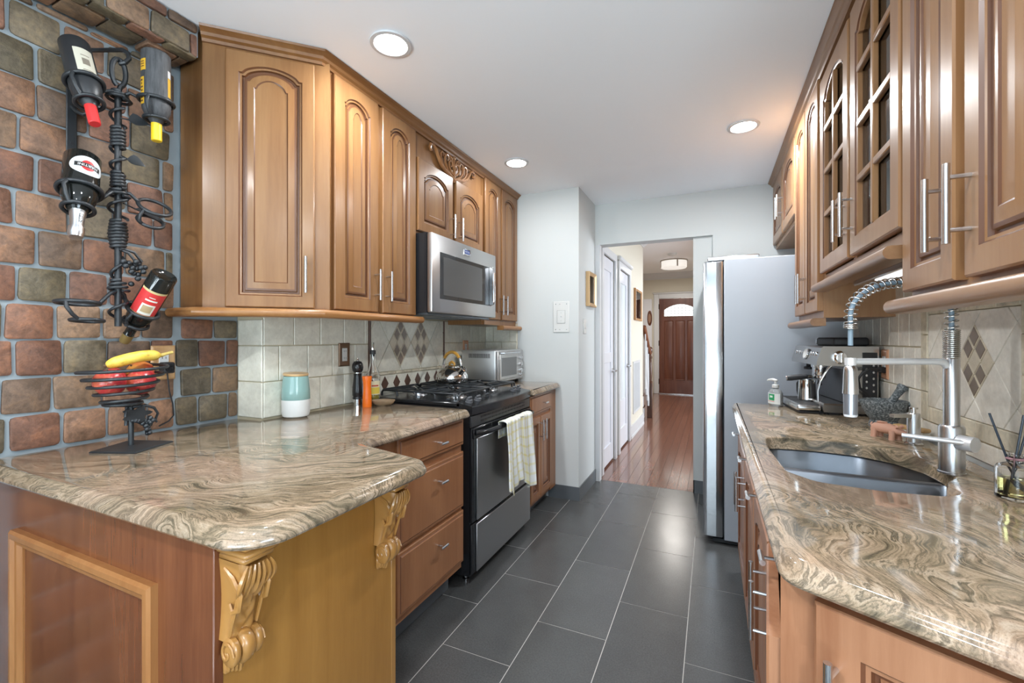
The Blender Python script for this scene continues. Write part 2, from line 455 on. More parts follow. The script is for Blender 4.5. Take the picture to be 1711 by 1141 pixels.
# the framed field behind the range
tile_rect(mb, fT, 1.928, 1.943, 1.045, 1.384, .009, mi=4)
tile_rect(mb, fT, 2.683, 2.698, 1.045, 1.384, .009, mi=4)
u = 1.93
while u < 2.695:
    tile_rect(mb, fT, u+.001, min(u+.076,2.697)-.001, 1.047, 1.063, .009, mi=2); u += .0765
# border of small dark diamonds on cream
pu = .1065
tile_rect(mb, fT, 1.930, 2.696, .918, 1.044, .004)
for i in range(8):
    c0 = 1.955+i*pu
    for (cc, hu, hv, mi, d) in ((c0,.034,.046,4,.0070),(c0+pu/2,.0185,.026,0,.0060),(c0+pu/2,.036,.050,0,.0052)):
        P2 = clip_poly(inset_diamond(cc, .994, hu, hv, .001), 1.932, 2.695, .919, 1.043)
        if P2: tile_poly(mb, fT, P2, d, mi)
# large diagonal cream tiles (lozenges) with two mosaic diamonds
LU, LV = .104, .150
def mosaic(cu, cv, mb, fn, LU, LV, tan=3, br=5):
    """a lozenge split in 3x3 little lozenges, dark ones in a ring"""
    n = 3; hu, hv = LU/n, LV/n
    for i in range(n):
        for j in range(n):
            pu = cu+(i-j)*hu; pv = cv+(i+j-(n-1))*hv
            ring = (i,j) in ((0,0),(2,2),(0,1),(1,0),(2,1),(1,2))
            tile_poly(mb, fn, inset_diamond(pu, pv, hu, hv, .0016), .006, tan)
            if ring: tile_poly(mb, fn, inset_diamond(pu, pv, hu*.80, hv*.80, .0), .0072, br)
mos = [(2.205,1.237),(2.413,1.237)]
for i in range(-6,7):
    for j in range(-6,7):
        cu, cv = 2.205+(i-j)*LU, 1.237+(i+j)*LV
        if any(abs(cu-a)+abs(cv-b) < .01 for a,b in mos): continue
        P = clip_poly(inset_diamond(cu, cv, LU, LV, .003), 1.946, 2.680, 1.066, 1.384)
        if P: tile_poly(mb, fT, P, .006, 0)
for a, b in mos: mosaic(a, b, mb, fT, LU, LV)
# plain tile carried up behind the wall cabinets is hidden: nothing to build. tiled end of that wall beside the stones
fR = lambda u,v,d: (u, 1.285-d, v)
v = .916
while v < 1.344:
    tile_rect(mb, fR, -1.914, XT+.005, v+.002, min(v+.157,1.345)-.002, .006); v += .157
o = struct('wall_left_tiled', mb, [M_tile, M_tgrout, M_tumbled, M_tan, M_darkbrown, M_brown])

# stub wall with the light switch, and the side wall that runs to the doorway
mb = MB(); mb.box(-2.05, -.942, 3.335, 3.93, 0, H); struct('wall_back', mb, M_wall)
fS = lambda u,v,d: (u, 3.335-d, v)
mb = MB(); mb.mi = 1; tile_rect(mb, fS, -1.757, -1.462, .916, 1.384, .004, .001, mi=1)
fS2 = lambda u,v,d: (u, 3.331-d, v)
run_bond(mb, fS2, -1.756, -1.464, .917, 1.383, .152, .157, 1)
struct('trim_2', mb, [M_tile, M_tgrout])
# header over the doorway, right part of the far wall
mb = MB()
mb.box(-.942, .80, 3.86, 3.99, 2.085, H)
mb.box(.005, .80, 3.86, 3.99, 0, 2.085)
mb.box(-.139, .005, 3.895, 3.99, 0, 2.085)
struct('wall_back_header', mb, M_wall)
mb = MB(); mb.box(-.942,-.90, 3.86, 3.93, 0, 2.085); o = struct('door_frame_post', mb, M_white); o.name = 'trim_3'
# right wall with tile
XR = .697; fW = lambda u,v,d: (XR-d, u, v)
mb = MB(); mb.box(XR, .80, .30, 3.86, 0, H, ); 
mb.mi = 1
tile_rect(mb, fW, .302, 2.95, .916, 1.50, .003, .001, mi=1)
fW2 = lambda u,v,d: (XR-.003-d, u, v)
# plain vertical-looking field, far part
def run_vert(mb, fn, u0, u1, v0, v1, pu, pv, gap=.003, mi=0):
    u = u0; c = 0
    while u < u1-.01:
        ut = min(u+pu,u1); v = v0-pv*(.5 if c % 2 else 0)
        while v < v1-.01:
            a, b = max(v,v0)+gap/2, min(v+pv,v1)-gap/2
            if b-a > .01: tile_rect(mb, fn, u+gap/2, ut-gap/2, a, b, .006, mi=mi)
            v += pv
        u += pu; c += 1
run_bond(mb, fW2, 2.06, 2.95, .916, 1.50, .105, .157, 0, mi=2)
run_bond(mb, fW2, .302, 1.44, .916, 1.50, .152, .157, 0, mi=2)
run_bond(mb, fW2, 1.44, 2.06, .916, .972, .152, .06, 0, mi=2)
run_bond(mb, fW2, 1.44, 2.06, 1.390, 1.50, .152, .12, 0, mi=2)
# tumbled frame
for (a,b,c_,d) in ((2.005,2.055,.975,1.388),(1.445,1.49,.975,1.388)):
    v = c_
    while v < d-.01: tile_rect(mb, fW2, a, b, v+.001, min(v+.1,d)-.001, .009, mi=3); v += .1
for (a,b,c_,d) in ((1.492,2.003,.975,1.025),(1.492,2.003,1.345,1.388)):
    u = a
    while u < b-.01: tile_rect(mb, fW2, u+.001, min(u+.1,b)-.001, c_, d, .009, mi=3); u += .1
LU2, LV2 = .098, .108
for i in range(-6,7):
    for j in range(-6,7):
        cu, cv = 1.707+(i-j)*LU2, 1.196+(i+j)*LV2
        if abs(cu-1.707)+abs(cv-1.196) < .01: continue
        P = clip_poly(inset_diamond(cu, cv, LU2, LV2, .0015), 1.493, 2.002, 1.027, 1.343)
        if P: tile_poly(mb, fW2, P, .006, 2)
mosaic(1.707, 1.196, mb, fW2, LU2, LV2, 4, 5)
struct('wall_right', mb, [M_wall, M_tgrout, M_tileR, M_tumbled, M_tan, M_brown])
# rest of the shell behind the camera: dining end with glazed doors
mb = MB()
mb.box(-2.05,-1.55,-2.75,-2.6,0,H); mb.box(1.95,3.0,-2.75,-2.6,0,H); mb.box(-1.55,1.95,-2.75,-2.6,2.2,H)
struct('wall_front', mb, M_wall)
mb = MB()
mb.box(2.85,3.0,-2.6,-2.15,0,H); mb.box(2.85,3.0,.30,.42,0,H); mb.box(2.85,3.0,-2.15,.30,2.25,H); mb.box(2.85,3.0,-2.15,.30,0,.65)
mb.box(.80,2.85,.30,.42,0,H)
struct('wall_right_dining', mb, M_wall)
mb = MB()
for x0, x1 in ((-1.55,-.40),(-.40,.80),(.80,1.95)):
    mb.box(x0,x0+.07,-2.72,-2.66,0,2.2); mb.box(x1-.07,x1,-2.72,-2.66,0,2.2)
    mb.box(x0+.07,x1-.07,-2.72,-2.66,0,.12); mb.box(x0+.07,x1-.07,-2.72,-2.66,2.1,2.2)
d4 = struct('door_4', mb, M_white)
mb = MB()
for x0, x1 in ((-1.48,-.47),(-.33,.73),(.87,1.88)): mb.box(x0,x1,-2.695,-2.685,.12,2.1)
mb.build('glass_pane', M_pane, d4)
mb = MB(); mb.box(2.88,2.94,-2.15,-2.08,.65,2.25); mb.box(2.88,2.94,.23,.30,.65,2.25); mb.box(2.88,2.94,-2.08,.23,.65,.72); mb.box(2.88,2.94,-2.08,.23,2.18,2.25); mb.box(2.88,2.94,-.96,-.90,.72,2.18)
w1 = struct('window_1', mb, M_white)
mb = MB(); mb.box(2.905,2.915,-2.08,-.96,.72,2.18); mb.box(2.905,2.915,-.90,.23,.72,2.18); mb.build('glass_pane', M_pane, w1)
mb = MB(); mb.box(-8,8,-14,-2.75,-.12,-.06); struct('ground', mb, mat('pale_bounce_paving', (.48,.50,.42), .9)); bpy.data.objects['ground'].name = 'floor_garden'  # unseen ground, coloured pale to bounce sky light up at the ceiling

# dark tile baseboards
M_base = mat('baseboard_tile', (.105,.115,.125), .3)
mb = MB(); mb.box(-1.19,-.934,3.327,3.335,0,.105); mb.box(-.942,-.934,3.335,3.93,0,.105)
struct('baseboard_left', mb, M_base)
mb = MB(); mb.box(-.139,-.131,3.86+.027,3.915,0,.105); mb.box(-.139,.06,3.887,3.895,0,.105); struct('baseboard_back', mb, M_base)

# ---- hall beyond the doorway
XH = -.93
mb = MB()
mb.box(-1.05, XH, 3.99, 4.06, 0, 2.74); mb.box(-1.05, XH, 4.06, 4.64, 2.075, 2.74); mb.box(-1.05, XH, 4.64, 4.80, 0, 2.74)
mb.box(-1.05, XH, 4.80, 5.56, 2.045, 2.74); mb.box(-1.05, XH, 5.56, 6.75, 0, 2.74)
struct('wall_left_hall', mb, M_hallwall)
mb = MB(); mb.box(-2.4, -2.3, 3.99, 10.7, 0, 2.74); mb.box(-2.3,-1.05,6.55,6.64,0,2.74); struct('wall_left_stair', mb, M_hallwall)
mb = MB(); mb.box(-2.3, -1.10, 10.55, 10.7, 0, 2.74); mb.box(-.19, 3.3, 10.55, 10.7, 0, 2.74); mb.box(-1.10,-.19,10.55,10.7,2.165,2.74)
struct('wall_back_hall', mb, M_hallwall)
mb = MB(); mb.box(3.2, 3.3, 3.99, 5.2, 0, 2.74); mb.box(3.2,3.3,8.6,10.55,0,2.74); mb.box(3.2,3.3,5.2,8.6,2.45,2.74); mb.box(3.2,3.3,5.2,8.6,0,.55)
mb.box(.80,3.2,3.89,3.99,0,2.74)
mb.box(.62,.74,5.3,10.55,2.2,2.74); mb.box(.62,.74,7.9,10.55,0,2.2)
struct('wall_right_hall', mb, M_hallwall)
mb = MB(); mb.box(-1.05,.80,3.93,3.99,2.44,2.74); struct('wall_header_hall', mb, M_wall)
bpy.data.objects['wall_header_hall'].name = 'wall_back_upper'
# living-room window frame
mb = MB()
for y in (5.2, 6.30, 7.43, 8.53): mb.box(3.22,3.28,y,y+.07,.55,2.45)
mb.box(3.22,3.28,5.2,8.6,.55,.62); mb.box(3.22,3.28,5.2,8.6,2.38,2.45); w2 = struct('window_2', mb, M_white)
mb = MB(); mb.box(3.245,3.252,5.25,8.55,.6,2.4); mb.build('glass_pane', M_pane, w2)
# crown moulding of the hall
def sweep(mb, path, prof, normal_left=True, closed=False):
    """sweep profile [(out,z)] along a 2D path with mitres; out is measured to the right of the travel direction"""
    n = len(path); Ls = []
    for i, p in enumerate(path):
        p = Vector(p); d0 = (p-Vector(path[i-1])).normalized() if i > 0 else None; d1 = (Vector(path[i+1])-p).normalized() if i < n-1 else None
        if d0 is None: d0 = d1
        if d1 is None: d1 = d0
        n0 = Vector((d0.y,-d0.x)); n1 = Vector((d1.y,-d1.x)); m = (n0+n1); m = m/(m.length_squared)*2
        Ls.append([(p.x+m.x*o, p.y+m.y*o, z) for o, z in prof])
    mb.loops(Ls, closed=True, cap0=True, cap1=True)
CP = [(0,2.60),(.010,2.60),(.014,2.615),(.03,2.625),(.06,2.66),(.085,2.715),(.10,2.74),(.10,2.739),(0,2.739)]
mb = MB(); sweep(mb, [(-.93,3.995),(-.93,6.752),(-1.05,6.752)], CP); struct('trim_4', mb, M_white)
mb = MB(); sweep(mb, [(-2.29,10.549),(.61,10.549)], CP); struct('trim_5', mb, M_white)
# hall baseboards
mb = MB(); mb.box(XH,XH+.014,5.64,6.75,0,.16); mb.box(XH,XH+.02,5.64,6.75,0,.03); struct('baseboard_hall_left', mb, M_white)
mb = MB(); mb.box(-1.05,-.93,6.75,6.764,0,.16); struct('baseboard_hall_back', mb, M_white)
# hall doors
M_door = mat('white_door_paint', (.70,.71,.76), .3)
M_doorglass = mat('frosted_door_glass', (.75,.82,.86), .12)
def hall_door(idx, y0, y1, z1, glass, mold):
    mb = MB(); w = .075
    for a, b in ((y0-w,y0),(y1,y1+w)): mb.box(XH, XH+.022, a, b, 0, z1+w, .004)
    mb.box(XH, XH+.022, y0, y1, z1, z1+w, .004)
    if mold: mb.box(XH, XH+.045, y0-w-.02, y1+w+.02, z1+w, z1+w+.05, .012)
    struct('trim_%d' % (5+idx), mb, M_white)
    mb = MB(); x0 = XH-.045; xf = XH-.006
    st = .11; rails = [(0.02,.20),(1.02,1.12),(z1-.13,z1-.004)] if not glass else [(0.02,.24),(z1-.14,z1-.004)]
    for a, b in ((y0+.004,y0+st),(y1-st,y1-.004)): mb.box(x0, xf, a, b, .02, z1-.004, .003)
    for a, b in rails: mb.box(x0, xf, y0+st, y1-st, a, b, .003)
    if not glass: mb.box(x0+.008, xf-.012, y0+st, y1-st, .2, z1-.13)
    else: mb.box(x0+.008, xf-.012, y0+st, y1-st, .24, .55)
    d = struct('door_%d' % idx, mb, M_door)
    if glass:
        mb = MB(); mb.box(x0+.012, xf-.015, y0+st, y1-st, .55, z1-.14); mb.build('glass_pane', M_doorglass, d)
    mb = MB(); yk = y1-.06; zk = .93
    mb.lathe([(0,0),(.026,0),(.026,.006),(.01,.008),(.01,.045),(0,.045)], 16, Matrix.Translation((xf,yk,zk)) @ Matrix.Rotation(PI/2,4,'Y'))
    mb.tube([(xf+.042,yk,zk),(xf+.046,yk-.03,zk),(xf+.046,yk-.11,zk+.004)], [.009,.008,.006], 8)
    mb.build('door_handle', M_nickel, d)
hall_door(1, 4.075, 4.625, 2.06, False, False)
hall_door(2, 4.89, 5.50, 2.03, True, True)
# front door
FY = 10.55
mb = MB()
for a, b in ((-1.21,-1.10),(-.19,-.08)): mb.box(a, b, FY-.025, FY, 0, 2.265, .005)
mb.box(-1.10,-.19,FY-.025,FY,2.165,2.265,.005); mb.box(-1.23,-.06,FY-.04,FY,2.265,2.30,.01)
struct('trim_8', mb, M_white)
M_fdoor = wood('front_door_mahogany', (.085,.027,.016), (.16,.058,.034), .35)
def arch_top(xa, xb, zs, rise, n=14): return [(lerp(xb,xa,i/n), zs+rise*math.sin(PI*i/n)**.8) for i in range(n+1)]
mb = MB(); gx0, gx1, gz, gr = -.985, -.305, 1.90, .125
op = [(gx0,1.76),(gx1,1.76)]+arch_top(gx0,gx1,gz,gr)
out = [(-1.095,.008),(-.195,.008)]+[(lerp(-.195,-1.095,i/14),2.16) for i in range(15)]
yb, yf = FY+.03, FY-.014
mb.loops([[(x,yb,z) for x,z in out],[(x,yf,z) for x,z in out],[(x,yf,z) for x,z in op],[(x,yf+.012,z) for x,z in op],[(x,yb,z) for x,z in op]], wrap=True)
for xa, xb in ((-.985,-.79),(-.745,-.545),(-.50,-.305)):
    L = lambda i,y: [(xa+i,y,.32+i),(xb-i,y,.32+i),(xb-i,y,1.66-i),(xa+i,y,1.66-i)]
    mb.loops([L(0,yf-.0005),L(.008,yf-.010),L(.018,yf-.002),L(.05,yf-.012)], cap1=True)
d3 = struct('door_3', mb, M_fdoor)
M_leaded = emit('leaded_glass_daylight', (.86,.95,.93), .55); M_leaded.node_tree.nodes['Principled BSDF'].inputs['Roughness'].default_value = .1
mb = MB(); mb.loops([[(x,FY+.004,z) for x,z in op],[(x,FY+.010,z) for x,z in op]], cap0=True, cap1=True); mb.build('glass_pane', M_leaded, d3)
mb = MB()
for i in range(1,9):
    x = lerp(gx0,gx1,i/9); zt = gz+gr*math.sin(PI*i/9)**.8
    mb.box(x-.003,x+.003,FY-.002,FY+.004,1.76,zt)
for z in (1.82,1.88,1.94): mb.box(gx0+(.0 if z<1.9 else .08),gx1-(.0 if z<1.9 else .08),FY-.002,FY+.004,z-.003,z+.003)
mb.build('lead_came', mat('lead', (.10,.10,.10), .5), d3)
mb = MB()
for z in (.28,1.15,1.98): mb.box(-1.108,-1.092,yf-.012,yf+.01,z-.06,z+.06,.003)
mb.build('hinge', M_black, d3)
mb = MB(); mb.box(-1.095,-.195,FY-.05,FY-.012,0,.02,.004); struct('trim_9', mb, M_nickel)

# second door at the foot of the stairs (left of the front door, white, faces the hall)
mb = MB(); mb.box(-1.44,-1.25,10.50,10.548,0,2.16,.004); mb.box(-1.40,-1.29,10.492,10.50,.2,1.9,.004)
d5 = struct('door_5', mb, M_door)
mb = MB(); mb.lathe([(0,0),(.02,0),(.02,.006),(.009,.01),(.009,.04),(.025,.05),(.025,.07),(0,.075)],14,Matrix.Translation((-1.285,10.50,.93)) @ Matrix.Rotation(PI/2,4,'X')); mb.build('door_handle', M_nickel, d5)

# ------------------------------------------------------------------ cabinets
TH = .022
def rect_loop(x0,x1,z0,z1,y,n,zs=None):
    """BL, BR, then n+1 points along the top from right to left"""
    return [(x0,y,z0),(x1,y,z0)]+[(lerp(x1,x0,i/n),y,z1) for i in range(n+1)]
def open_loop(x0,x1,z0,z1,y,d,arch,n=20):
    xa, xb = x0+d, x1-d; za = z0+d; zt = z1-d
    if not arch: return [(xa,y,za),(xb,y,za)]+[(lerp(xb,xa,i/n),y,zt) for i in range(n+1)]
    P = [(xa,y,za),(xb,y,za)]; hw = (xb-xa)/2; c = (xa+xb)/2
    for i in range(n+1):
        s = lerp(1,-1,i/n); a = abs(s)
        if a > .86: h = 0.0
        else:
            q = a/.86; h = arch*(.22+.78*(math.sqrt(max(0,1.32**2-q*q*1.06))-math.sqrt(1.32**2-1.06))/(1.32-math.sqrt(1.32**2-1.06)))
        P.append((c+s*hw, y, zt-arch+h))
    return P
def panel_door(mb, x0,x1,z0,z1, stile=.055, arch=.035, glass=False, rail=None):
    rail = rail or stile; n = 20; y = -TH
    ox0, ox1, oz0, oz1 = x0+stile, x1-stile, z0+rail, z1-rail
    Ls = [rect_loop(x0,x1,z0,z1,0,n), rect_loop(x0,x1,z0,z1,y+.004,n), rect_loop(x0+.004,x1-.004,z0+.004,z1-.004,y,n)]
    mis = [0,0]
    if glass:
        prof = [(0,0,0),(.003,.004,1),(.009,.006,0),(.010,TH,0)]
        for d, dep, mi in prof: Ls.append(open_loop(ox0,ox1,oz0,oz1,y+dep,d,arch)); mis.append(mi)
        mb.loops(Ls, wrap=True, mis=mis+[0])
    else:
        prof = [(0,0,0),(.0045,.006,1),(.0105,.007,0),(.0130,.0150,1),(.0190,.0155,1),(.0215,.0085,0),(.0250,.0078,1),(.0290,.0072,1),(.052,.0020,0),(.0560,.0050,1)]
        for d, dep, mi in prof: Ls.append(open_loop(ox0,ox1,oz0,oz1,y+dep,d,arch)); mis.append(mi)
        mb.loops(Ls, mis=mis, cap1=True, cap0=True)
def slab_drawer(mb, x0,x1,z0,z1):
    y = -TH
    L = lambda i,yy: [(x0+i,yy,z0+i),(x1-i,yy,z0+i),(x1-i,yy,z1-i),(x0+i,yy,z1-i)]
    mb.loops([L(0,0),L(0,y+.009),L(.003,y+.006),L(.013,y+.005),L(.015,y+.003),L(.019,y)], cap0=True, cap1=True, mis=[0,0,0,1,0])
def bar_handle(parent, x, z, L=.145, vertical=True, so=.034, r=.0060, y0=-TH, name='handle'):
    mb = MB(); h = L/2; p = L*.33
    if vertical:
        mb.cyl((x,y0-so,z-h),(x,y0-so,z+h),r,12)
        for q in (-p,p): mb.cyl((x,y0+.002,z+q),(x,y0-so,z+q),r*.72,8)
    else:
        mb.cyl((x-h,y0-so,z),(x+h,y0-so,z),r,12)
        for q in (-p,p): mb.cyl((x+q,y0+.002,z),(x+q,y0-so,z),r*.72,8)
    return mb.build(name, M_nickel, parent)
def t_knob(parent, x, z, y0=-TH):
    mb = MB(); mb.cyl((x,y0+.002,z),(x,y0-.030,z),.0045,8); mb.cyl((x-.026,y0-.032,z),(x+.026,y0-.032,z),.0062,12)
    return mb.build('knob', M_nickel, parent)
def add_door(cab, mats, x0,x1,z0,z1, hx=None, hz=None, **k):
    mb = MB(); panel_door(mb,x0,x1,z0,z1,**k); d = mb.build('door', mats, cab, 30)
    if hx is not None: bar_handle(d, hx, hz)
    return d
LM = [M_maple, M_glaze]; RM = [M_right, M_right_g]; BM = [M_cherry, M_cherry_g]
ZU0, ZU1 = 1.38, H-.003

# --- left: diagonal corner wall cabinet
def w2l(px, py, origin, rz):
    dx, dy = px-origin[0], py-origin[1]; c, s = math.cos(rz), math.sin(rz); return (c*dx+s*dy, -s*dx+c*dy)
og = (-1.7695, 1.0445)
cab = thing('corner_wall_cabinet', 'large single-door honey maple cabinet set diagonally beside the stone wall', 'cabinet', (*og, ZU0), PI/4)
poly = [w2l(x,y,og,PI/4) for x,y in ((-1.908,1.0445),(-1.7695,1.0445),(-1.452,1.362),(-1.475,1.385),(-1.757,1.385),(-1.757,1.280),(-1.908,1.280))]
mb = MB(); hh = ZU1-ZU0
mb.prism(poly, 0, hh); mb.build('body', M_maple, cab, 20)
add_door(cab, LM, .078,.392,.004,.998, .362,.137, stile=.045, rail=.046, arch=.036)
# --- left: two-door wall cabinet
cab = thing('wall_cabinet', 'tall two-door honey maple cabinet between the diagonal cabinet and the microwave', 'cabinet', (-1.477,1.387,ZU0), PI/2)
mb = MB(); mb.box(0,.577,0,.277,0,hh); mb.build('body', M_maple, cab)
add_door(cab, LM, .006,.275,.006,1.006, .250,.135, arch=.036)
add_door(cab, LM, .306,.570,.006,1.006, .331,.135, arch=.036)
# --- above the microwave
cab = thing('wall_cabinet', 'short two-door honey maple cabinet over the microwave with a carved scroll above its doors', 'cabinet', (-1.477,1.966,1.838), PI/2)
mb = MB(); mb.box(0,.768,0,.277,0,ZU1-1.838); mb.build('body', M_maple, cab)
add_door(cab, LM, .012,.364,.016,.415, .335,.105, arch=.042, stile=.052)
add_door(cab, LM, .400,.752,.016,.415, .428,.105, arch=.042, stile=.052)
# carved scroll applique
mb = MB(); cx, cz = .384, .492
def arc_pts(c, r0, r1, a0, a1, n=18): return [(c[0]+lerp(r0,r1,i/n)*math.cos(lerp(a0,a1,i/n)), c[1]+lerp(r0,r1,i/n)*math.sin(lerp(a0,a1,i/n))) for i in range(n+1)]
def carve(P, r0, r1, y=-.012):
    n = len(P); mb.tube([(x, y-.006*math.sin(PI*i/(n-1)), z) for i,(x,z) in enumerate(P)], [lerp(r0,r1,i/(n-1)) for i in range(n)], 7)
for s in (-1,1):
    f = lambda P: [(cx+s*x, cz+z) for x,z in P]
    carve(f([(0,-.088),(.02,-.075),(.06,-.066),(.105,-.058),(.15,-.035),(.18,.0),(.20,.03),(.225,.045),(.25,.040),(.257,.022),(.245,.010),(.232,.018)]), .013, .008)
    carve(f([(0,-.05),(.03,-.045),(.055,-.025),(.06,.005),(.045,.022),(.025,.015),(.022,-.003),(.034,-.012)]), .009, .006)
    carve(f([(.03,-.070),(.075,-.045),(.10,-.015),(.105,.02),(.09,.042),(.07,.040),(.062,.024),(.072,.012)]), .010, .006)
    carve(f([(.09,-.058),(.13,-.030),(.15,0),(.15,.028),(.135,.042),(.12,.034),(.122,.020)]), .009, .006)
    carve(f([(.0,-.02),(.018,.01),(.03,.04),(.055,.052),(.08,.052)]), .008, .005)
    for (x,z,a) in ((.075,-.055,.5),(.135,-.045,.7),(.18,.012,1.0),(.10,.03,1.2),(.05,.035,1.6)):
        mb.ball((cx+s*x, -.014, cz+z), (.020,.008,.008), 8, Matrix.Rotation(-s*a,4,'Y'))
carve([(cx,cz-.10),(cx,cz-.06),(cx,cz-.02),(cx,cz+.02),(cx,cz+.05)], .010, .008)
mb.ball((cx,-.016,cz+.05), (.016,.012,.014), 10)
mb.build('carved_scroll', wood('scroll_maple', (.20,.080,.028), (.34,.165,.070), .2, coat=.6), cab)
# --- end cabinet
cab = thing('wall_cabinet', 'narrow two-door honey maple cabinet between the microwave and the white wall', 'cabinet', (-1.477,2.738,1.36), PI/2)
mb = MB(); mb.box(0,.594,0,.277,0,ZU1-1.36); mb.build('body', M_maple, cab)
add_door(cab, LM, .020,.268,.040,1.040, .244,.150, stile=.05, arch=.034)
add_door(cab, LM, .290,.578,.040,1.040, .320,.150, stile=.05, arch=.034)
mb = MB(); mb.box(.01,.25,-.018,0,0,.03); mb.build('valance', M_maple_y, cab)

# crown mouldings and light rails run across several cabinets
CRN = [(0,2.392),(.006,2.392),(.010,2.402),(.020,2.408),(.024,2.418),(.036,2.428),(.040,2.430),(.044,2.437),(0,2.437)]
CRN = [(o, z) for o, z in CRN]
mb = MB(); sweep(mb, [(-1.754,1.0295),(-1.4545,1.329),(-1.4545,3.333)], [(o-.018 if o > 0 else -.0218, z) for o, z in CRN])
tag(mb.build('crown_moulding', wood('crown_maple', (.165,.066,.020), (.255,.118,.040), axis='y'), None, 25), 'honey maple crown moulding along the ceiling over the left cabinets', 'moulding')
RAIL = [(-.02,1.3795),(.022,1.3795)]+[(.022+.016*math.sin(PI*i/8), 1.3625+.017*math.cos(PI*i/8)) for i in range(9)]+[(-.02,1.3455)]
mb = MB(); sweep(mb, [(-1.905,1.026),(-1.7575,1.026),(-1.4585,1.325),(-1.4585,1.984)], [(o,z) for o,z in RAIL])
tag(mb.build('light_rail', wood('rail_maple', (.24,.098,.030), (.34,.165,.060), axis='y'), None, 40), 'rounded maple rail under the diagonal and tall left cabinets', 'moulding')
mb = MB(); sweep(mb, [(-1.4585,2.99),(-1.4585,3.332)], [(o,z-.0205) for o,z in RAIL])
tag(mb.build('light_rail', bpy.data.materials['rail_maple'], None, 40), 'short rounded maple rail under the narrow cabinet by the white wall', 'moulding')

# --- right wall cabinets (local x runs towards the camera)
XRF = .442
def rcab(name, label, y_far, y_near, z0, parts_z1=ZU1, depth=.25):
    return thing(name, label, 'cabinet', (XRF, y_far, z0), -PI/2)
# near
yf_ = 1.374
cab = rcab('wall_cabinet', 'large two-door rosy maple cabinet closest to the viewer on the right', yf_, .80, 1.38)
mb = MB(); mb.box(0,yf_-.62,0,.25,-.02,ZU1-1.38); mb.build('body', M_right, cab)
add_door(cab, RM, yf_-1.366, yf_-1.117, -.006, 1.0, yf_-1.140, .126, stile=.05, arch=.03)
add_door(cab, RM, yf_-1.078, yf_-.83, -.006, 1.0, yf_-1.052, .126, stile=.05, arch=.03)
add_door(cab, RM, yf_-.80, yf_-.63, -.006, 1.0, None, None, stile=.05, arch=.03)
# glass cabinet: open box with shelves and glazed doors
yf_ = 2.298
cab = rcab('glass_wall_cabinet', 'rosy maple cabinet with two arched glazed doors on the right wall', yf_, 1.376, 1.497)
zt = ZU1-1.497; wv = yf_-1.376
mb = MB()
mb.box(0,.018,.02,.25,0,zt); mb.box(wv-.018,wv,.02,.25,0,zt); mb.box(.018,wv-.018,.02,.25,0,.018); mb.box(.018,wv-.018,.02,.25,zt-.03,zt); mb.box(.018,wv-.018,.244,.25,.018,zt-.03)
mb.box(0,.035,0,.02,0,zt); mb.box(wv-.035,wv,0,.02,0,zt); mb.box(.035,wv-.035,0,.02,0,.035); mb.box(.035,wv-.035,0,.02,zt-.075,zt); mb.box(wv/2-.018,wv/2+.018,0,.02,.035,zt-.075)
mb.build('body', M_right, cab)
for z in (.335,.62):
    mb = MB(); mb.box(.019,wv-.019,.024,.243,z,z+.016); mb.build('shelf', M_right_y, cab)
def glass_door(x0, x1, z0, z1, hx, hz):
    st = .058; ar = .05
    d = add_door(cab, RM, x0, x1, z0, z1, hx, hz, stile=st, rail=.055, arch=ar, glass=True)
    mb = MB(); c = (x0+x1)/2; a, b = x0+st+.006, x1-st-.006; za, zb = z0+.061, z1-.061
    mb.box(c-.011,c+.011,-TH+.002,-.004,za,zb,.003)
    for i in range(1,4):
        z = lerp(za, zb+.01, i/4.0)
        mb.box(a,c-.011,-TH+.002,-.004,z-.011,z+.011,.003); mb.box(c+.011,b,-TH+.002,-.004,z-.011,z+.011,.003)
    mb.build('muntin', M_right, d)
    mb = MB(); L = open_loop(x0+st,x1-st,z0+.055,z1-.055,-.0035,.0085,ar); mb.loops([L,[(x,y+.003,z) for x,y,z in L]], cap0=True, cap1=True); mb.build('glass_pane', M_pane, d)
glass_door(yf_-2.262, yf_-1.840, .040, .855, yf_-1.872, .175)
glass_door(yf_-1.812, yf_-1.386, .040, .855, yf_-1.780, .175)
# tall narrow cabinet
yf_ = 2.89
cab = rcab('wall_cabinet', 'tall rosy maple cabinet with two narrow doors between the glazed cabinet and the refrigerator', yf_, 2.30, 1.352)
mb = MB(); mb.box(0,.588,0,.25,0,ZU1-1.352); mb.build('body', M_right, cab)
add_door(cab, RM, .008,.292,.030,1.045, .268,.155, stile=.05, arch=.03)
add_door(cab, RM, .300,.582,.030,1.045, .326,.155, stile=.05, arch=.03)
# above the refrigerator
yf_ = 3.855
cab = rcab('wall_cabinet', 'short two-door rosy maple cabinet high above the refrigerator', yf_, 2.892, 1.93)
mb = MB(); mb.box(0,.963,0,.25,0,ZU1-1.93); mb.build('body', M_right, cab)
add_door(cab, RM, .010,.468,.030,.465, .436,.20, stile=.06, arch=.05)
add_door(cab, RM, .485,.950,.030,.465, .517,.20, stile=.06, arch=.05)
mb = MB(); sweep(mb, [(XRF-TH,3.858),(XRF-TH,.60)], [(o-.012 if o > 0 else -.0218, z) for o, z in CRN])
tag(mb.build('crown_moulding', wood('crown_rose', (.20,.092,.038), (.28,.148,.066), axis='y'), None, 25), 'rosy maple crown moulding along the ceiling over the right cabinets', 'moulding')
M_railR = wood('rail_rose', (.22,.105,.046), (.31,.170,.085), axis='y')
def rrail(path, dz, label):
    mb = MB(); sweep(mb, path, [(o,z+dz) for o,z in RAIL]); tag(mb.build('light_rail', M_railR, None, 40), label, 'moulding')
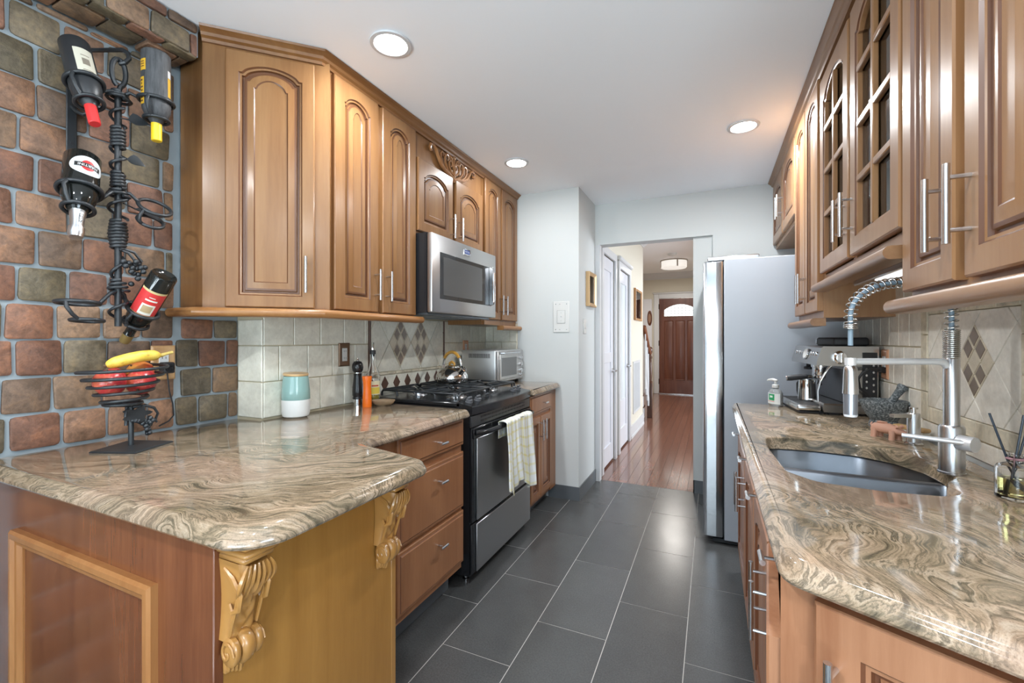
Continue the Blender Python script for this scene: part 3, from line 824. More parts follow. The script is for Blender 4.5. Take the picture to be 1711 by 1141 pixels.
rrail([(.43,1.395),(.43,.60)], -.022, 'rounded rosy maple rail under the nearest right cabinet')
rrail([(.43,2.29),(.43,1.400)], .116, 'rounded rosy maple rail under the glazed cabinet')
rrail([(.43,2.93),(.43,2.30)], -.029, 'rounded rosy maple rail under the tall narrow right cabinet')
# under-cabinet lamp
t = thing('under_cabinet_light', 'slim silver lamp fixed under the glazed cabinet', 'lamp', (.56,1.95,1.497), 0)
mb = MB(); mb.box(-.035,.035,-.26,.26,-.022,0,.004); mb.build('housing', M_nickel, t)
mb = MB(); mb.box(-.022,.022,-.22,.05,-.0255,-.0225); mb.build('diffuser', emit('strip_lens', (1,1,1), .5), t)

# --- left base run
def body_box(cab, x0,x1,d, z0,z1, m, toe=.085, toe_h=.105):
    mb = MB(); mb.box(x0,x1,0,d,toe_h,z1); mb.build('body', m, cab)
    mb = MB(); mb.box(x0,x1,toe,d,0,toe_h-.0005); mb.build('toe_kick', M_base, cab)
cab = thing('drawer_base_cabinet', 'reddish brown base cabinet with three wide drawers left of the range', 'cabinet', (-1.137,1.14,0), PI/2)
body_box(cab, 0,.755,.615, 0,.874, M_cherry, .075, .125)
for (z0,z1,kz) in ((.738,.868,.795),(.432,.704,.622),(.160,.414,.335)):
    mb = MB(); slab_drawer(mb,.250,.752,z0,z1); d = mb.build('drawer', BM, cab, 25); t_knob(d, .525, kz)
mb = MB(); mb.box(.02,.238,-.004,.0,.16,.868); mb.build('filler_panel', M_cherry, cab)
cab = thing('base_cabinet', 'small reddish brown base cabinet with a drawer and two doors right of the range', 'cabinet', (-1.137,2.765,0), PI/2)
body_box(cab, 0,.565,.615, 0,.874, M_cherry, .075, .10)
mb = MB(); slab_drawer(mb,.008,.435,.730,.866); d = mb.build('drawer', BM, cab, 25); t_knob(d, .235, .80)
add_door(cab, BM, .008,.190,.135,.705, .165,.615, stile=.045, arch=0)
add_door(cab, BM, .200,.435,.135,.705, .225,.615, stile=.045, arch=0)
mb = MB(); mb.box(.440,.565,-.006,0,.10,.874); mb.build('filler_panel', M_cherry, cab)

# --- peninsula
cab = thing('peninsula_cabinet', 'peninsula base with a framed red-brown front, a golden end panel and two carved corbels', 'cabinet', (-1.40,.80,0), 0)
o_ = lambda x,y: (x+1.40, y-.80)
def pbox(mb, x0,x1,y0,y1,z0,z1,bev=0): a=o_(x0,y0); b=o_(x1,y1); mb.box(a[0],b[0],a[1],b[1],z0,z1,bev)
mb = MB(); pbox(mb,-1.905,-.895,.56,1.07,0,.874); mb.build('body', M_cherry, cab)
mb = MB(); pbox(mb,-1.905,-.951,.545,.56,0,.874); mb.build('front_panel', M_panel, cab)
mb = MB(); pbox(mb,-.951,-.880,.540,.56,0,.874,.002); mb.build('corner_post', M_panel, cab)
mb = MB(); pbox(mb,-.895,-.882,.56,1.07,0,.874); mb.build('end_panel', M_golden, cab)
mb = MB(); pbox(mb,-.895,-.880,1.062,1.082,0,.874,.002); mb.build('edge_strip', M_corbel, cab)
mb = MB(); x0,x1,z0,z1 = -1.744+1.40,-1.075+1.40,.06,.740; y = .545-.80
L = lambda i,d: [(x0+i,y-d,z0+i),(x1-i,y-d,z0+i),(x1-i,y-d,z1-i),(x0+i,y-d,z1-i)]
mb.loops([L(0,-.001),L(0,.014),L(.006,.020),L(.018,.021),L(.026,.014),L(.034,.013),L(.042,.004),L(.046,.003),L(.046,-.001)]); mb.build('panel_moulding', M_mould, cab, 25)
def corbel(y_c):
    """carved corbel on the end panel: projects to +x from x=-.880"""
    mb = MB(Matrix.Translation((.520, y_c-.80, 0)) @ Matrix.Diagonal((.80,.68,1,1)))
    W = .044
    # cap mouldings
    for (p, w, z0, z1) in ((.104,.050,.858,.873),(.112,.054,.846,.858),(.098,.047,.832,.846)): mb.box(0,p,-w,w,z0,z1,.004)
    # body: S-shaped carved front
    Ls = []; n = 22; m = 18
    for i in range(n+1):
        s = i/n; z = lerp(.832,.672,s)
        p = .088*(1-s)**1.15+.034*s+.016*math.sin(PI*min(1,s*1.9))*(s<.53)
        w = W*(1-.16*math.sin(PI*s))
        L = [(0,-w,z)]
        for j in range(m+1):
            q = lerp(-1,1,j/m)
            leaf = .010*math.cos(q*PI*3.5)*(1-abs(q)*.3)*max(0,1-s*1.35)
            side = -.016*abs(q)**6
            braid = .006*math.sin(s*26+abs(q)*5)*(s>.38)*(1-abs(q))
            L.append((max(.006,p+leaf+side+braid), q*w, z-.010*math.cos(q*PI*.5)*(1-s)))
        L.append((0,w,z)); Ls.append(L)
    mb.loops(Ls, cap0=True, cap1=True)
    # acanthus leaf folds
    for k in range(-3,4):
        P = []
        for i in range(9):
            s = i/8*.46; P.append((.094*(1-s)**1.05+.018*math.sin(PI*min(1,s*1.9)), k*.0115*(1+.5*math.sin(PI*i/8)) , lerp(.826,.680,s)))
        mb.tube(P, [.003,.0055,.0065,.007,.007,.0065,.006,.005,.002], 6)
    for sg in (-1,1):
        mb.tube([(.02,sg*.043,.815),(.055,sg*.045,.800),(.080,sg*.043,.772),(.072,sg*.042,.745),(.050,sg*.043,.735),(.040,sg*.044,.75)], [.004,.007,.008,.007,.006,.004], 6)
        mb.tube([(.075,sg*.038,.80),(.062,sg*.040,.75),(.045,sg*.041,.71),(.036,sg*.041,.685)], [.004,.005,.005,.004], 6)
    # volute: three rolls side by side
    for (yc, r, hw) in ((-.034,.029,.012),(0,.033,.020),(.034,.029,.012)):
        mb.lathe([(0,-hw),(r*.8,-hw),(r,-hw*.5),(r,hw*.5),(r*.8,hw),(0,hw)], 20, Matrix.Translation((.034,yc,.652)) @ Matrix.Rotation(PI/2,4,'X'))
    for sg in (-1,1):
        P = [(.034+(.026-.0021*i)*math.cos(i*.62), sg*.0475, .652+(.026-.0021*i)*math.sin(i*.62)) for i in range(12)]
        mb.tube(P, .0035, 6)
    # small shell at the foot
    for k in range(-3,4): mb.ball((.020-abs(k)*.003, k*.009, .612+abs(k)*.003), (.012,.006,.018), 8)
    mb.box(0,.014,-.036,.036,.600,.64,.004)
    return mb.build('corbel', M_corbel, cab, 50)
corbel(.580); corbel(1.014)

# --- right base run
XBF = .150
def rbase(label, y_far, y_near, name='base_cabinet'): return thing(name, label, 'cabinet', (XBF,y_far,0), -PI/2)
RB = [wood('right_base_wood', (.30,.125,.060), (.44,.215,.115)), mat('right_base_glaze', (.15,.055,.025), .35)]
def rb_unit(label, yf, yn, hs, ajar=0.0, name='base_cabinet'):
    cab = rbase(label, yf, yn, name); w = yf-yn
    mb = MB(); top = .72
    if top < .8:
        mb.box(0,.018,0,.52,.10,.62); mb.box(w-.018,w,0,.52,.10,.62); mb.box(.018,w-.018,.50,.52,.10,.70); mb.box(.018,w-.018,0,.50,.10,.12)
        mb.box(0,w,0,.018,.10,.135); mb.box(0,w,0,.018,.745,.874); mb.box(0,.03,0,.018,.135,.745); mb.box(w-.03,w,0,.018,.135,.745)
    else: mb.box(0,w,0,.52,.10,top)
    mb.build('body', RB[0], cab)
    mb = MB(); mb.box(0,w,.07,.52,0,.0995); mb.build('toe_kick', M_base, cab)
    n = len(hs)
    for i, h in enumerate(hs):
        a, b = w*i/n+.006, w*(i+1)/n-.006
        mb = MB(); slab_drawer(mb,a,b,.758,.866); d = mb.build('drawer', RB, cab, 25); t_knob(d, (a+b)/2, .795)
        if ajar and i == n-1:
            hx = b-a-.035 if h > 0 else .035
            d = add_door(cab, RB, 0,b-a,.13,.748, hx,.585, stile=.055, arch=.03); d.location = (a,-.002,0); d.rotation_euler = (0,0,-ajar)
        else: add_door(cab, RB, a,b,.13,.748, b-.035 if h > 0 else a+.035,.60, stile=.055, arch=.03)
    return cab
rb_unit('rosy brown base cabinet at the far end of the sink counter', 2.68, 2.145, [1])
rb_unit('rosy brown base cabinet beside the sink base with a drawer over a door', 2.14, 1.70, [-1])
rb_unit('rosy brown sink base cabinet with its nearest door slightly ajar', 1.695, .872, [1,-1], .10, 'sink_base_cabinet')
# angled end cabinet
ang = math.atan2(-.127,.23); dv = Vector((math.cos(ang), math.sin(ang))); nv = Vector((dv.y,-dv.x))
og = Vector((.1275,.846))-nv*.010-dv*.030
cab = thing('angled_base_cabinet', 'rosy brown base cabinet set at an angle at the near end of the right counter', 'cabinet', (og.x,og.y,0), ang)
wA = .60
pol = [(0,0),(wA,0)]+[w2l(x,y,og,ang) for x,y in ((.690,.57),(.690,.855),(.152,.855))]
mb = MB(); mb.prism([(0,0),(wA,0),w2l(.690,.62,og,ang),w2l(.690,.862,og,ang),w2l(.152,.862,og,ang)], .10, .874); mb.build('body', RB[0], cab, 20)
add_door(cab, RB, .056,.49,.13,.852, .086,.715, stile=.06, arch=.0)
# ------------------------------------------------------------------ countertops
def fillet(pts, rads, n=6):
    out = []; N = len(pts)
    for i in range(N):
        p = Vector(pts[i]); r = rads[i]
        if r <= 0: out.append(p); continue
        a = (Vector(pts[i-1])-p); b = (Vector(pts[(i+1) % N])-p); la, lb = a.length, b.length; a.normalize(); b.normalize()
        th = a.angle(b); d = min(r/math.tan(th/2), la*.49, lb*.49); p0, p1 = p+a*d, p+b*d
        rr = d*math.tan(th/2); c = p+(a+b).normalized()*(rr/math.sin(th/2))
        v0, v1 = p0-c, p1-c; ang = v0.angle(v1)
        for k in range(n+1):
            t = k/n; out.append(c+(v0*math.sin((1-t)*ang)+v1*math.sin(t*ang))/math.sin(ang))
    return out
def inset(P, d):
    """inset a counter-clockwise polygon"""
    N = len(P); Q = []
    for i in range(N):
        a, p, b = P[i-1], P[i], P[(i+1) % N]
        d0 = (p-a).normalized(); d1 = (b-p).normalized(); n0 = Vector((-d0.y,d0.x)); n1 = Vector((-d1.y,d1.x)); m = n0+n1
        m = m/max(m.length_squared,.2)*2; Q.append(p+m*d)
    return Q
EDGE = [(.014,.8745),(.004,.8765),(.0,.882),(.0,.890),(.003,.8955),(.006,.898),(.008,.903),(.012,.909),(.019,.9130),(.026,.914)]
def slab(P, mat_, label, hole=None, flat_idx=()):
    mb = MB()
    Ls = [[(q.x,q.y,z) for q in inset(P,d)] for d, z in EDGE]
    V = mb.loops(Ls)
    if hole is None:
        mb.f(V[-1]); mb.f(list(reversed(V[0])))
    else:
        hp = [(.003,.8745),(.0,.880),(.0,.906),(-.003,.912),(-.008,.914)]
        HL = [[mb.v((q.x,q.y,z)) for q in inset(hole,d)] for d, z in hp]
        n = len(hole)
        for i in range(len(hp)-1):
            for j in range(n): mb.f([HL[i][j],HL[i+1][j],HL[i+1][(j+1)%n],HL[i][(j+1)%n]])
        for ring, hl in ((V[-1],HL[-1]),(V[0],HL[0])):
            es = []
            for R_ in (ring, hl):
                for j in range(len(R_)):
                    e = mb.bm.edges.get((R_[j],R_[(j+1)%len(R_)])); 
                    if e is None: e = mb.bm.edges.new((R_[j],R_[(j+1)%len(R_)]))
                    es.append(e)
            bmesh.ops.triangle_fill(mb.bm, edges=es, use_beauty=True)
    return tag(mb.build('countertop', mat_, None, 30), label, 'countertop')
PL = [(-1.908,.507),(-.735,.507),(-.735,1.062),(-1.035,1.135),(-1.078,1.19),(-1.078,1.90),(-1.755,1.90),(-1.755,1.275),(-1.908,1.275)]
P = fillet(PL, [0,.095,.055,.05,.04,.03,0,0,0], 8)
slab(P, M_gran_l, 'wavy sand and olive granite countertop on the peninsula and drawer cabinet')
P = fillet([(-1.755,2.758),(-1.085,2.758),(-1.085,3.328),(-1.755,3.328)], [0,.012,.03,0], 5)
slab(P, M_gran_l, 'small granite countertop between the range and the white wall')
PR = [(.098,2.69),(.098,.812),(.688,.487),(.688,2.69)]
SH = [(.176,1.80),(.166,1.63),(.182,1.36),(.235,1.290),(.36,1.272),(.47,1.288),(.512,1.325),(.506,1.375),(.522,1.420),(.560,1.475),(.565,1.560),(.558,1.640),(.515,1.735),(.44,1.795),(.32,1.815)]
hole = fillet(SH, [.05,.3,.06,.05,.2,.05,.03,.03,.03,.06,.1,.1,.1,.1,.2], 5)
P = fillet(PR, [.02,.05,0,0], 8)
slab(P, M_gran_r, 'wavy sand and olive granite countertop around the sink', hole)

# undermount sink with two bowls
t = thing('kitchen_sink', 'stainless double-bowl undermount sink in the right countertop', 'sink', (.36,1.54,.874), 0)
def sk(P): return [(p[0]-.36, p[1]-1.54) for p in P]
M_sink = mat('sink_steel', (.20,.22,.25), .30, 1.0)
big = fillet(sk([(.170,1.82),(.160,1.62),(.164,1.560),(.578,1.560),(.582,1.60),(.580,1.66),(.53,1.75),(.45,1.81),(.32,1.83)]), [.05,.1,.04,.03,.03,.08,.1,.1,.2], 5)
small = fillet(sk([(.162,1.540),(.178,1.34),(.235,1.272),(.36,1.255),(.48,1.272),(.570,1.38),(.582,1.540)]), [.03,.05,.06,.2,.06,.05,.03], 5)
mb = MB()
for P, dep in ((big,-.21),(small,-.15)):
    Q = [Vector(p) for p in P]
    Ls = [[(q.x,q.y,z) for q in inset(Q,d)] for d, z in ((-.010,-.001),(0,-.002),(.004,-.008),(.010,dep+.05),(.020,dep+.018),(.045,dep),(.09,dep-.004))]
    mb.loops(Ls, cap1=True)
    Ls = [[(q.x,q.y,z) for q in inset(Q,d)] for d, z in ((-.010,-.001),(-.010,-.010),(0,-.012),(.006,dep+.05),(.016,dep+.016),(.043,dep-.006),(.09,dep-.010))]
    mb.loops(Ls, cap1=True)
mb.build('bowls', M_sink, t, 40, recalc=False)
mb = MB(); mb.lathe([(0,.001),(.040,.001),(.043,.003),(.043,-.002)], 20, Matrix.Translation((-.02,.15,-.2125))); mb.build('drain', M_chrome, t)

# pull-down faucet
t = thing('faucet', 'tall brushed spring faucet with a side lever behind the sink', 'faucet', (.566,1.512,.914), 0)
M_spring = mat('spring_steel', (.55,.55,.53), .22, 1.0); M_hose = mat('blue_grey_hose', (.20,.27,.33), .45)
mb = MB(); mb.lathe([(0,0),(.028,0),(.028,.004),(.026,.006),(.026,.118),(.023,.124),(0,.124)], 28); mb.build('base', M_nickel, t)
mb = MB(); mb.lathe([(0,.124),(.0165,.124),(.0165,.295),(.015,.298),(0,.298)], 26); mb.build('post', M_nickel, t)
dx, dy = -.262*.911, -.262*.413      # towards the spray head
arc = []
for i in range(41):
    a = PI*i/40; s = .5-.5*math.cos(a); arc.append((dx*s, dy*s, .405+.088*math.sin(a)**.9))
path = [(0,0,.298+.107*i/8) for i in range(8)]+arc+[(dx,dy,.405-.075*i/5) for i in range(1,6)]
mb = MB(); mb.tube(path, .0058, 10); mb.build('hose', M_hose, t)
def helix_along(path, r, pitch, wire, mb, n_per=14, nn=6):
    P = [Vector(p) for p in path]; L = [0]
    for i in range(1,len(P)): L.append(L[-1]+(P[i]-P[i-1]).length)
    out = []; tot = L[-1]; turns = tot/pitch; N = int(turns*n_per); up = Vector((dy,-dx,0)).normalized() if True else None
    k = 0
    for i in range(N+1):
        s = tot*i/N
        while k < len(P)-2 and L[k+1] < s: k += 1
        f = (s-L[k])/max(1e-9,L[k+1]-L[k]); p = P[k].lerp(P[k+1],f); T = (P[k+1]-P[k]).normalized()
        n0 = up; b0 = T.cross(n0).normalized(); a = 2*PI*turns*i/N
        out.append(p+n0*math.cos(a)*r+b0*math.sin(a)*r)
    mb.tube(out, wire, nn)
mb = MB(); helix_along([(0,0,.298),(0,0,.37)], .0150, .0052, .0026, mb); helix_along([(0,0,.37),(0,0,.405)]+arc+[(dx,dy,.405),(dx,dy,.385)], .0130, .0150, .0019, mb); helix_along([(dx,dy,.386),(dx,dy,.374)], .0135, .0045, .0024, mb)
mb.build('spring', M_spring, t, 60)
mb = MB(); e = Vector((dx,dy,0)); u = e.normalized()
mb.tube([u*.012+Vector((0,0,.276)), u*.022+Vector((0,0,.287)), u*.038+Vector((0,0,.2885)), e*.93+Vector((0,0,.2885)), e+Vector((0,0,.2885))], [.009,.0095,.0085,.0085,.0085], 10)
mb.lathe([(.0075,.279),(.0125,.279),(.0125,.298),(.0075,.298)], 18, Matrix.Translation((dx,dy,0))); mb.build('support_arm', mat('arm_satin', (.86,.87,.88), .35, .55), t)
mb = MB(); mb.lathe([(0,.278),(.0105,.278),(.0140,.272),(.0150,.262),(.0172,.205),(0,.205)], 24, Matrix.Translation((dx,dy,0))); mb.build('spray_head', M_nickel, t)
mb = MB(); mb.lathe([(0,.2045),(.0155,.2045),(.0150,.152),(0,.152)], 24, Matrix.Translation((dx,dy,0))); mb.build('spray_nozzle', mat('nozzle_grey', (.30,.32,.36), .3, .7), t)
mb = MB(); mb.lathe([(0,.1518),(.0155,.1518),(.0140,.146),(0,.145)], 20, Matrix.Translation((dx,dy,0))); mb.build('nozzle_tip', mat('nozzle_white', (.75,.77,.80), .4), t)
mb = MB(); 
mb.cyl((.006,-.024,.085),(.026,-.050,.085),.019,24); mb.tube([(.006,-.045,.088),(-.04,-.036,.090),(-.105,-.012,.091)], [.007,.0062,.0055], 10)
mb.build('lever_handle', mat('lever_satin', (.82,.83,.85), .35, .5), t)

# soap dispenser on the counter
t = thing('soap_dispenser', 'short brushed steel soap dispenser with a flat spout beside the faucet', 'dispenser', (.606,1.872,.914), 0)
mb = MB(); mb.lathe([(0,0),(.024,0),(.025,.003),(.018,.007),(.0175,.10),(.0165,.102),(0,.102)], 24); mb.build('body', M_nickel, t)
mb = MB(); u = Vector((-.911,-.413,0)); pr = Vector((-u.y,u.x,0))
c0, c1 = Vector((0,0,.0)), u*.072
L = lambda w, p, z0, z1: [p+pr*w+Vector((0,0,z0)), p-pr*w+Vector((0,0,z0)), p-pr*w+Vector((0,0,z1)), p+pr*w+Vector((0,0,z1))]
mb.loops([L(.010,-u*.008,.086,.100), L(.010,u*.03,.088,.100), L(.009,c1,.088,.098)], cap0=True, cap1=True); mb.build('spout', M_nickel, t)
mb = MB(); mb.lathe([(0,.102),(.007,.102),(.006,.114),(.012,.116),(.012,.121),(0,.122)], 18); mb.build('plunger', M_chrome, t)

# ------------------------------------------------------------------ range
t = thing('gas_range', 'black and stainless gas range with a cooktop of iron grates', 'stove', (-1.125,1.958,0), PI/2)
W_ = .786; 
M_rsteel = mat('range_steel', (.50,.51,.52), .36, 1.0)
mb = MB(); mb.box(0,W_,.0,.615,.045,.905); mb.build('body', M_black, t)
mb = MB(); mb.box(-.002,W_+.002,.055,.618,.905,.930,.006); mb.build('cooktop', M_black, t)
# sloping control strip with a bowed front
mb = MB(); n = 16; Ls = []
for i in range(n+1):
    x = lerp(-.002,W_+.002,i/n); b = -.012-.026*math.sin(PI*i/n)
    Ls.append([(x,.075,.9305),(x,b-.002,.9145),(x,b-.006,.910),(x,b-.004,.872),(x,.0,.866),(x,.075,.866)])
mb.loops(Ls, cap0=True, cap1=True); mb.build('control_strip', M_black, t)
mb = MB(); mb.box(0,W_,-.012,-.0002,.806,.864,.002)
for k in range(2):
    for i in range(14):
        x = .10+i*.043; z = .823+k*.020; mb.mi = 1; mb.box(x,x+.034,-.0135,-.012,z,z+.010)
mb.mi = 0; mb.build('vent_panel', [mat('vent_black', (.03,.033,.036), .3), M_blackm], t)
mb = MB()
mb.box(.004,W_-.004,-.012,-.0002,.318,.802,.002); mb.mi = 1; mb.box(.045,W_-.012,-.022,-.012,.322,.745,.003); mb.mi = 0; mb.box(.008,W_-.008,-.022,-.012,.747,.802,.003)
door = mb.build('oven_door', [M_black, M_rsteel], t)
mb = MB(); mb.tube([(.03,-.022,.776),(.05,-.050,.776),(.10,-.062,.776),(.25,-.066,.776),(.55,-.066,.776),(.69,-.062,.776),(.74,-.050,.776),(.755,-.022,.776)], [.014,.014,.014,.014,.014,.014,.014,.014], 10, flat=.8); mb.build('handle', M_black, door)
mb = MB(); mb.box(.004,W_-.004,-.010,-.0002,.052,.308,.002); mb.mi = 1; mb.box(.045,W_-.012,-.020,-.010,.056,.303,.003); mb.build('drawer', [M_black, M_rsteel], t)
for x, y in ((.05,.05),(W_-.05,.05),(.05,.56),(W_-.05,.56)):
    mb = MB(); mb.lathe([(0,0),(.018,0),(.018,.008),(.008,.012),(.008,.046),(0,.046)], 12, Matrix.Translation((x,y,0))); mb.build('foot', M_nickel, t)
M_knob = mat('knob_grey', (.10,.105,.115), .35)
for x, y in ((.07,.045),(.155,.040),(.63,.040),(.715,.045)):
    mb = MB(Matrix.Translation((x,y,.925-.012*(1-y/.075))) @ Matrix.Rotation(R(14),4,'X'))
    mb.lathe([(0,0),(.021,0),(.021,.006),(.018,.008),(.018,.020),(.016,.022),(0,.022)], 18); mb.box(-.019,.019,-.006,.006,.022,.036,.004); mb.build('knob', M_knob, t)
# burners
for x, y, r in ((.20,.20,.040),(.20,.46,.034),(.585,.20,.044),(.585,.46,.036)):
    mb = MB(); mb.lathe([(0,.930),(r*1.5,.930),(r*1.45,.934),(r*1.05,.936),(r*1.05,.945),(r*.6,.946),(0,.946)], 24, Matrix.Translation((x,y,0))); mb.mi = 1
    mb.lathe([(r*.95,.945),(r*.95,.952),(r*.8,.955),(0,.955)], 24, Matrix.Translation((x,y,0))); mb.build('burner', [M_nickel, M_blackm], t)
# two iron grates
def grate(x0, x1):
    mb = MB(); z = .968; y0, y1 = .085, .595; r = .0062
    def br(P): mb.tube(P, r, 6)
    # bowed side rails with feet
    for x in (x0,x1):
        br([(x,y0,.936),(x,y0,z-.012),(x,y0+.012,z),(x,y1-.012,z),(x,y1,z-.012),(x,y1,.936)])
    for y in (y0,y1): br([(x0,y,z-.012),(x0+.012,y,z),(x1-.012,y,z),(x1,y,z-.012)])
    cxx = (x0+x1)/2; ym = (y0+y1)/2; br([(x0,ym,z),(x1,ym,z)])
    for yc in ((y0+ym)/2,(ym+y1)/2):
        for a in range(8):
            ca, sa = math.cos(a*PI/4), math.sin(a*PI/4)
            ex = (x1-x0)/2/max(abs(ca),1e-6); ey = (ym-y0)/2/max(abs(sa),1e-6); e = min(ex,ey)
            br([(cxx+ca*.030,yc+sa*.030,z-.004),(cxx+ca*.06,yc+sa*.06,z),(cxx+ca*e,yc+sa*e,z)])
    for k in range(4):
        y = lerp(y0,y1,(k+.5)/4)
        for x in (x0,x1): br([(x,y-.045,.936),(x,y-.045,z-.014),(x,y-.033,z-.002),(x,y,z)])
    return mb.build('grate', M_iron, t, 60)
grate(.035,.385); grate(.400,.750)

# striped towel on the oven handle
t_m = mat('towel_cotton', (.8,.8,.8), .9); tt = NT(t_m)
at = tt.n('ShaderNodeAttribute', attribute_name='stripe', attribute_type='GEOMETRY'); tt.col(at.outputs['Color'])
tt.bump(tt.noise(tt.coord(), 350, 2, .6).outputs['Fac'], .3, .002)
mb = MB(); nu, nv = 72, 84; xc = -1.125+.066; ZR = .776
def towel(u, v):
    """u across (world y), v along the cloth: front hem -> over the bar -> back hem; two bunched lobes"""
    y = 2.205+.385*u*(1-.0*v)
    fold = .010*math.sin(u*23)+.007*math.sin(u*51+1.0)
    lobe = -.10*math.exp(-((u-.60)/.05)**2)
    s = v
    front = .365+.04*math.sin(u*9+1)+.055*u-.03*(u<.1)
    if s < .72:
        k = s/.72; z = ZR+.018-front*(1-k)
        x = xc+.026+.020*(1-k)+fold*(.35+1.2*(1-k)); x += -.016*math.exp(-((u-.60)/.045)**2)
        y += (1-k)*(.03*(u-.4))+.012*math.sin((1-k)*5+u*6)*(1-k)
    elif s < .80:
        a = (s-.72)/.08*PI; x = xc+.022*math.cos(a)+fold*.35*math.cos(a); z = ZR+.018+.008*math.sin(a)
    else:
        k = (s-.80)/.20; x = xc-.022-.35*fold*.3; z = ZR+.018-.09*k
    return (x, y, z)
grid = [[towel(i/nu, j/nv) for i in range(nu+1)] for j in range(nv+1)]
V = [[mb.v(p) for p in row] for row in grid]; fc = []
for j in range(nv):
    for i in range(nu):
        mb.f([V[j][i],V[j][i+1],V[j+1][i+1],V[j+1][i]])
        y_s = (i % 7 in (1,2)); x_s = (j % 8 in (1,2))
        c = (.70,.71,.70)
        if y_s or x_s: c = (.68,.66,.49)
        if y_s and x_s: c = (.65,.59,.29)
        fc.append(c)
# the build step keeps face order
tw = mb.build('dish_towel', t_m, None, 80, recalc=False)
a = tw.data.attributes.new('stripe','FLOAT_COLOR','FACE')
for i, c in enumerate(fc): a.data[i].color = (*c,1)
tag(tw, 'white dish towel with yellow checks hung over the oven door handle', 'towel')
so = tw.modifiers.new('thick','SOLIDIFY'); so.thickness = .003; so.offset = 0

# ------------------------------------------------------------------ microwave
t = thing('microwave', 'stainless over-the-range microwave with a dark window', 'microwave', (-1.395,1.968,1.402), PI/2)
W_ = .764; Hm = .432
mb = MB(); mb.box(0,W_,0,.355,0,Hm); mb.build('body', M_black, t)
mb = MB(); 
op = [(.085,.075),(.560,.075),(.560,.335),(.085,.335)]
mb.box(0,W_,-.035,-.0004,.0,Hm-.002,.008,2); mb.build('door', mat('microwave_steel', (.50,.50,.50), .33, 1.0), t)
dr = children(t)[-1]
mb = MB(); mb.box(.075,.690,-.0375,-.0352,.078,.335,.001); mb.build('glass_surround', M_darkglass, dr)
mb = MB(); mb.box(.105,.560,-.0385,-.0377,.100,.312,.0004); mb.build('window', mat('mesh_window', (.075,.075,.075), .25), dr)
mb = MB(); mb.box(.655,.662,-.067,-.0377,.082,.332,.002); mb.tube([(.672,-.038,.084),(.672,-.062,.094),(.672,-.066,.12),(.672,-.066,.29),(.672,-.062,.318),(.672,-.038,.328)], .010, 10); mb.build('handle', M_chrome, dr)
mb = MB(); mb.box(.330,.405,-.0372,-.0352,.362,.400,.004); mb.mi = 1; mb.box(.337,.398,-.0380,-.0372,.372,.396,.0004); mb.mi = 2; mb.text('MAYTAG', .013, lambda x,z: (.3675+x,-.0384,.384+z))
mb.build('badge', [M_chrome, mat('badge_blue', (.05,.09,.30), .3), mat('badge_letters', (.75,.78,.82), .4)], dr)
mb = MB(); mb.box(.02,W_-.02,.01,.345,-.010,-.0004); mb.box(.06,.34,.06,.30,-.013,-.010); mb.box(.42,.70,.06,.30,-.013,-.010); mb.build('underside_filter', mat('filter_grey', (.16,.18,.20), .4, .6), t)

# ------------------------------------------------------------------ toaster oven
t = thing('toaster_oven', 'silver toaster oven standing on the small counter past the range', 'toaster oven', (-1.415,2.835,.914), PI/2)
W_ = .480; Ht = .262; zb = .022
mb = MB(); mb.box(0,W_,0,.285,zb,Ht,.010,2)
mb.mi = 1
for i in range(15): x = .045+i*.012; mb.box(-.0006,.0002,x,x+.006,Ht-.058,Ht-.026)
mb.build('body', [mat('toaster_silver', (.60,.61,.61), .38, .85), M_blackm], t)
mb = MB(); op0 = (.045,.335,.055,.215)
mb.box(.012,W_-.008,-.014,0,zb+.006,Ht-.008,.004); mb.build('front_panel', mat('toaster_front', (.50,.50,.50), .35, .8), t)
mb = MB(); mb.box(.030,.350,-.022,-.0142,.045,.232,.003); d = mb.build('door', mat('toaster_door', (.58,.58,.57), .32, .85), t)
mb = MB(); mb.box(.055,.325,-.0232,-.0222,.068,.205,.0005); mb.build('window', mat('toaster_glass', (.16,.17,.175), .08), d)
mb = MB(); mb.tube([(.05,-.022,.240),(.05,-.045,.240),(.33,-.045,.240),(.33,-.022,.240)], .008, 8); mb.build('handle', M_nickel, d)
for z in (.195,.145,.095,.060):
    mb = MB(); r = .017 if z in (.145,.095) else .010
    mb.lathe([(0,0),(r,0),(r*.95,.016),(0,.018)], 16, Matrix.Translation((.415,-.014,z)) @ Matrix.Rotation(PI/2,4,'X')); mb.build('knob', M_chrome, t)
for x, y in ((.03,.03),(.45,.03),(.03,.25),(.45,.25)):
    mb = MB(); mb.cyl((x,y,0),(x,y,zb+.004),.012,10); mb.build('foot', M_blackm, t)

# ------------------------------------------------------------------ refrigerator
t = thing('refrigerator', 'tall light grey refrigerator with stainless doors beside the doorway', 'refrigerator', (.055,3.835,0), -PI/2)
M_fbody = mat('fridge_side', (.34,.365,.405), .38)
mb = MB(); mb.box(0,.865,.012,.632,.035,1.742,.004); mb.build('body', M_fbody, t)
for x0, x1 in ((.0,.430),(.436,.865)):
    mb = MB(); mb.box(x0,x1,-.105,.008,.045,1.735,.012,2); d = mb.build('door', mat('fridge_steel', (.60,.62,.65), .22, 1.0), t)
    xh = x1-.035 if x0 < .1 else x0+.035
mb = MB(); mb.box(.858,.8668,-.085,-.030,.05,1.73,.0015); mb.build('edge_trim', M_chrome, t)
mb = MB(); mb.box(.80,.864,-.08,.20,1.7355,1.762,.004); mb.build('hinge_cover', M_nickel, t)
mb = MB(); mb.box(.02,.845,-.05,.60,.012,.035); 
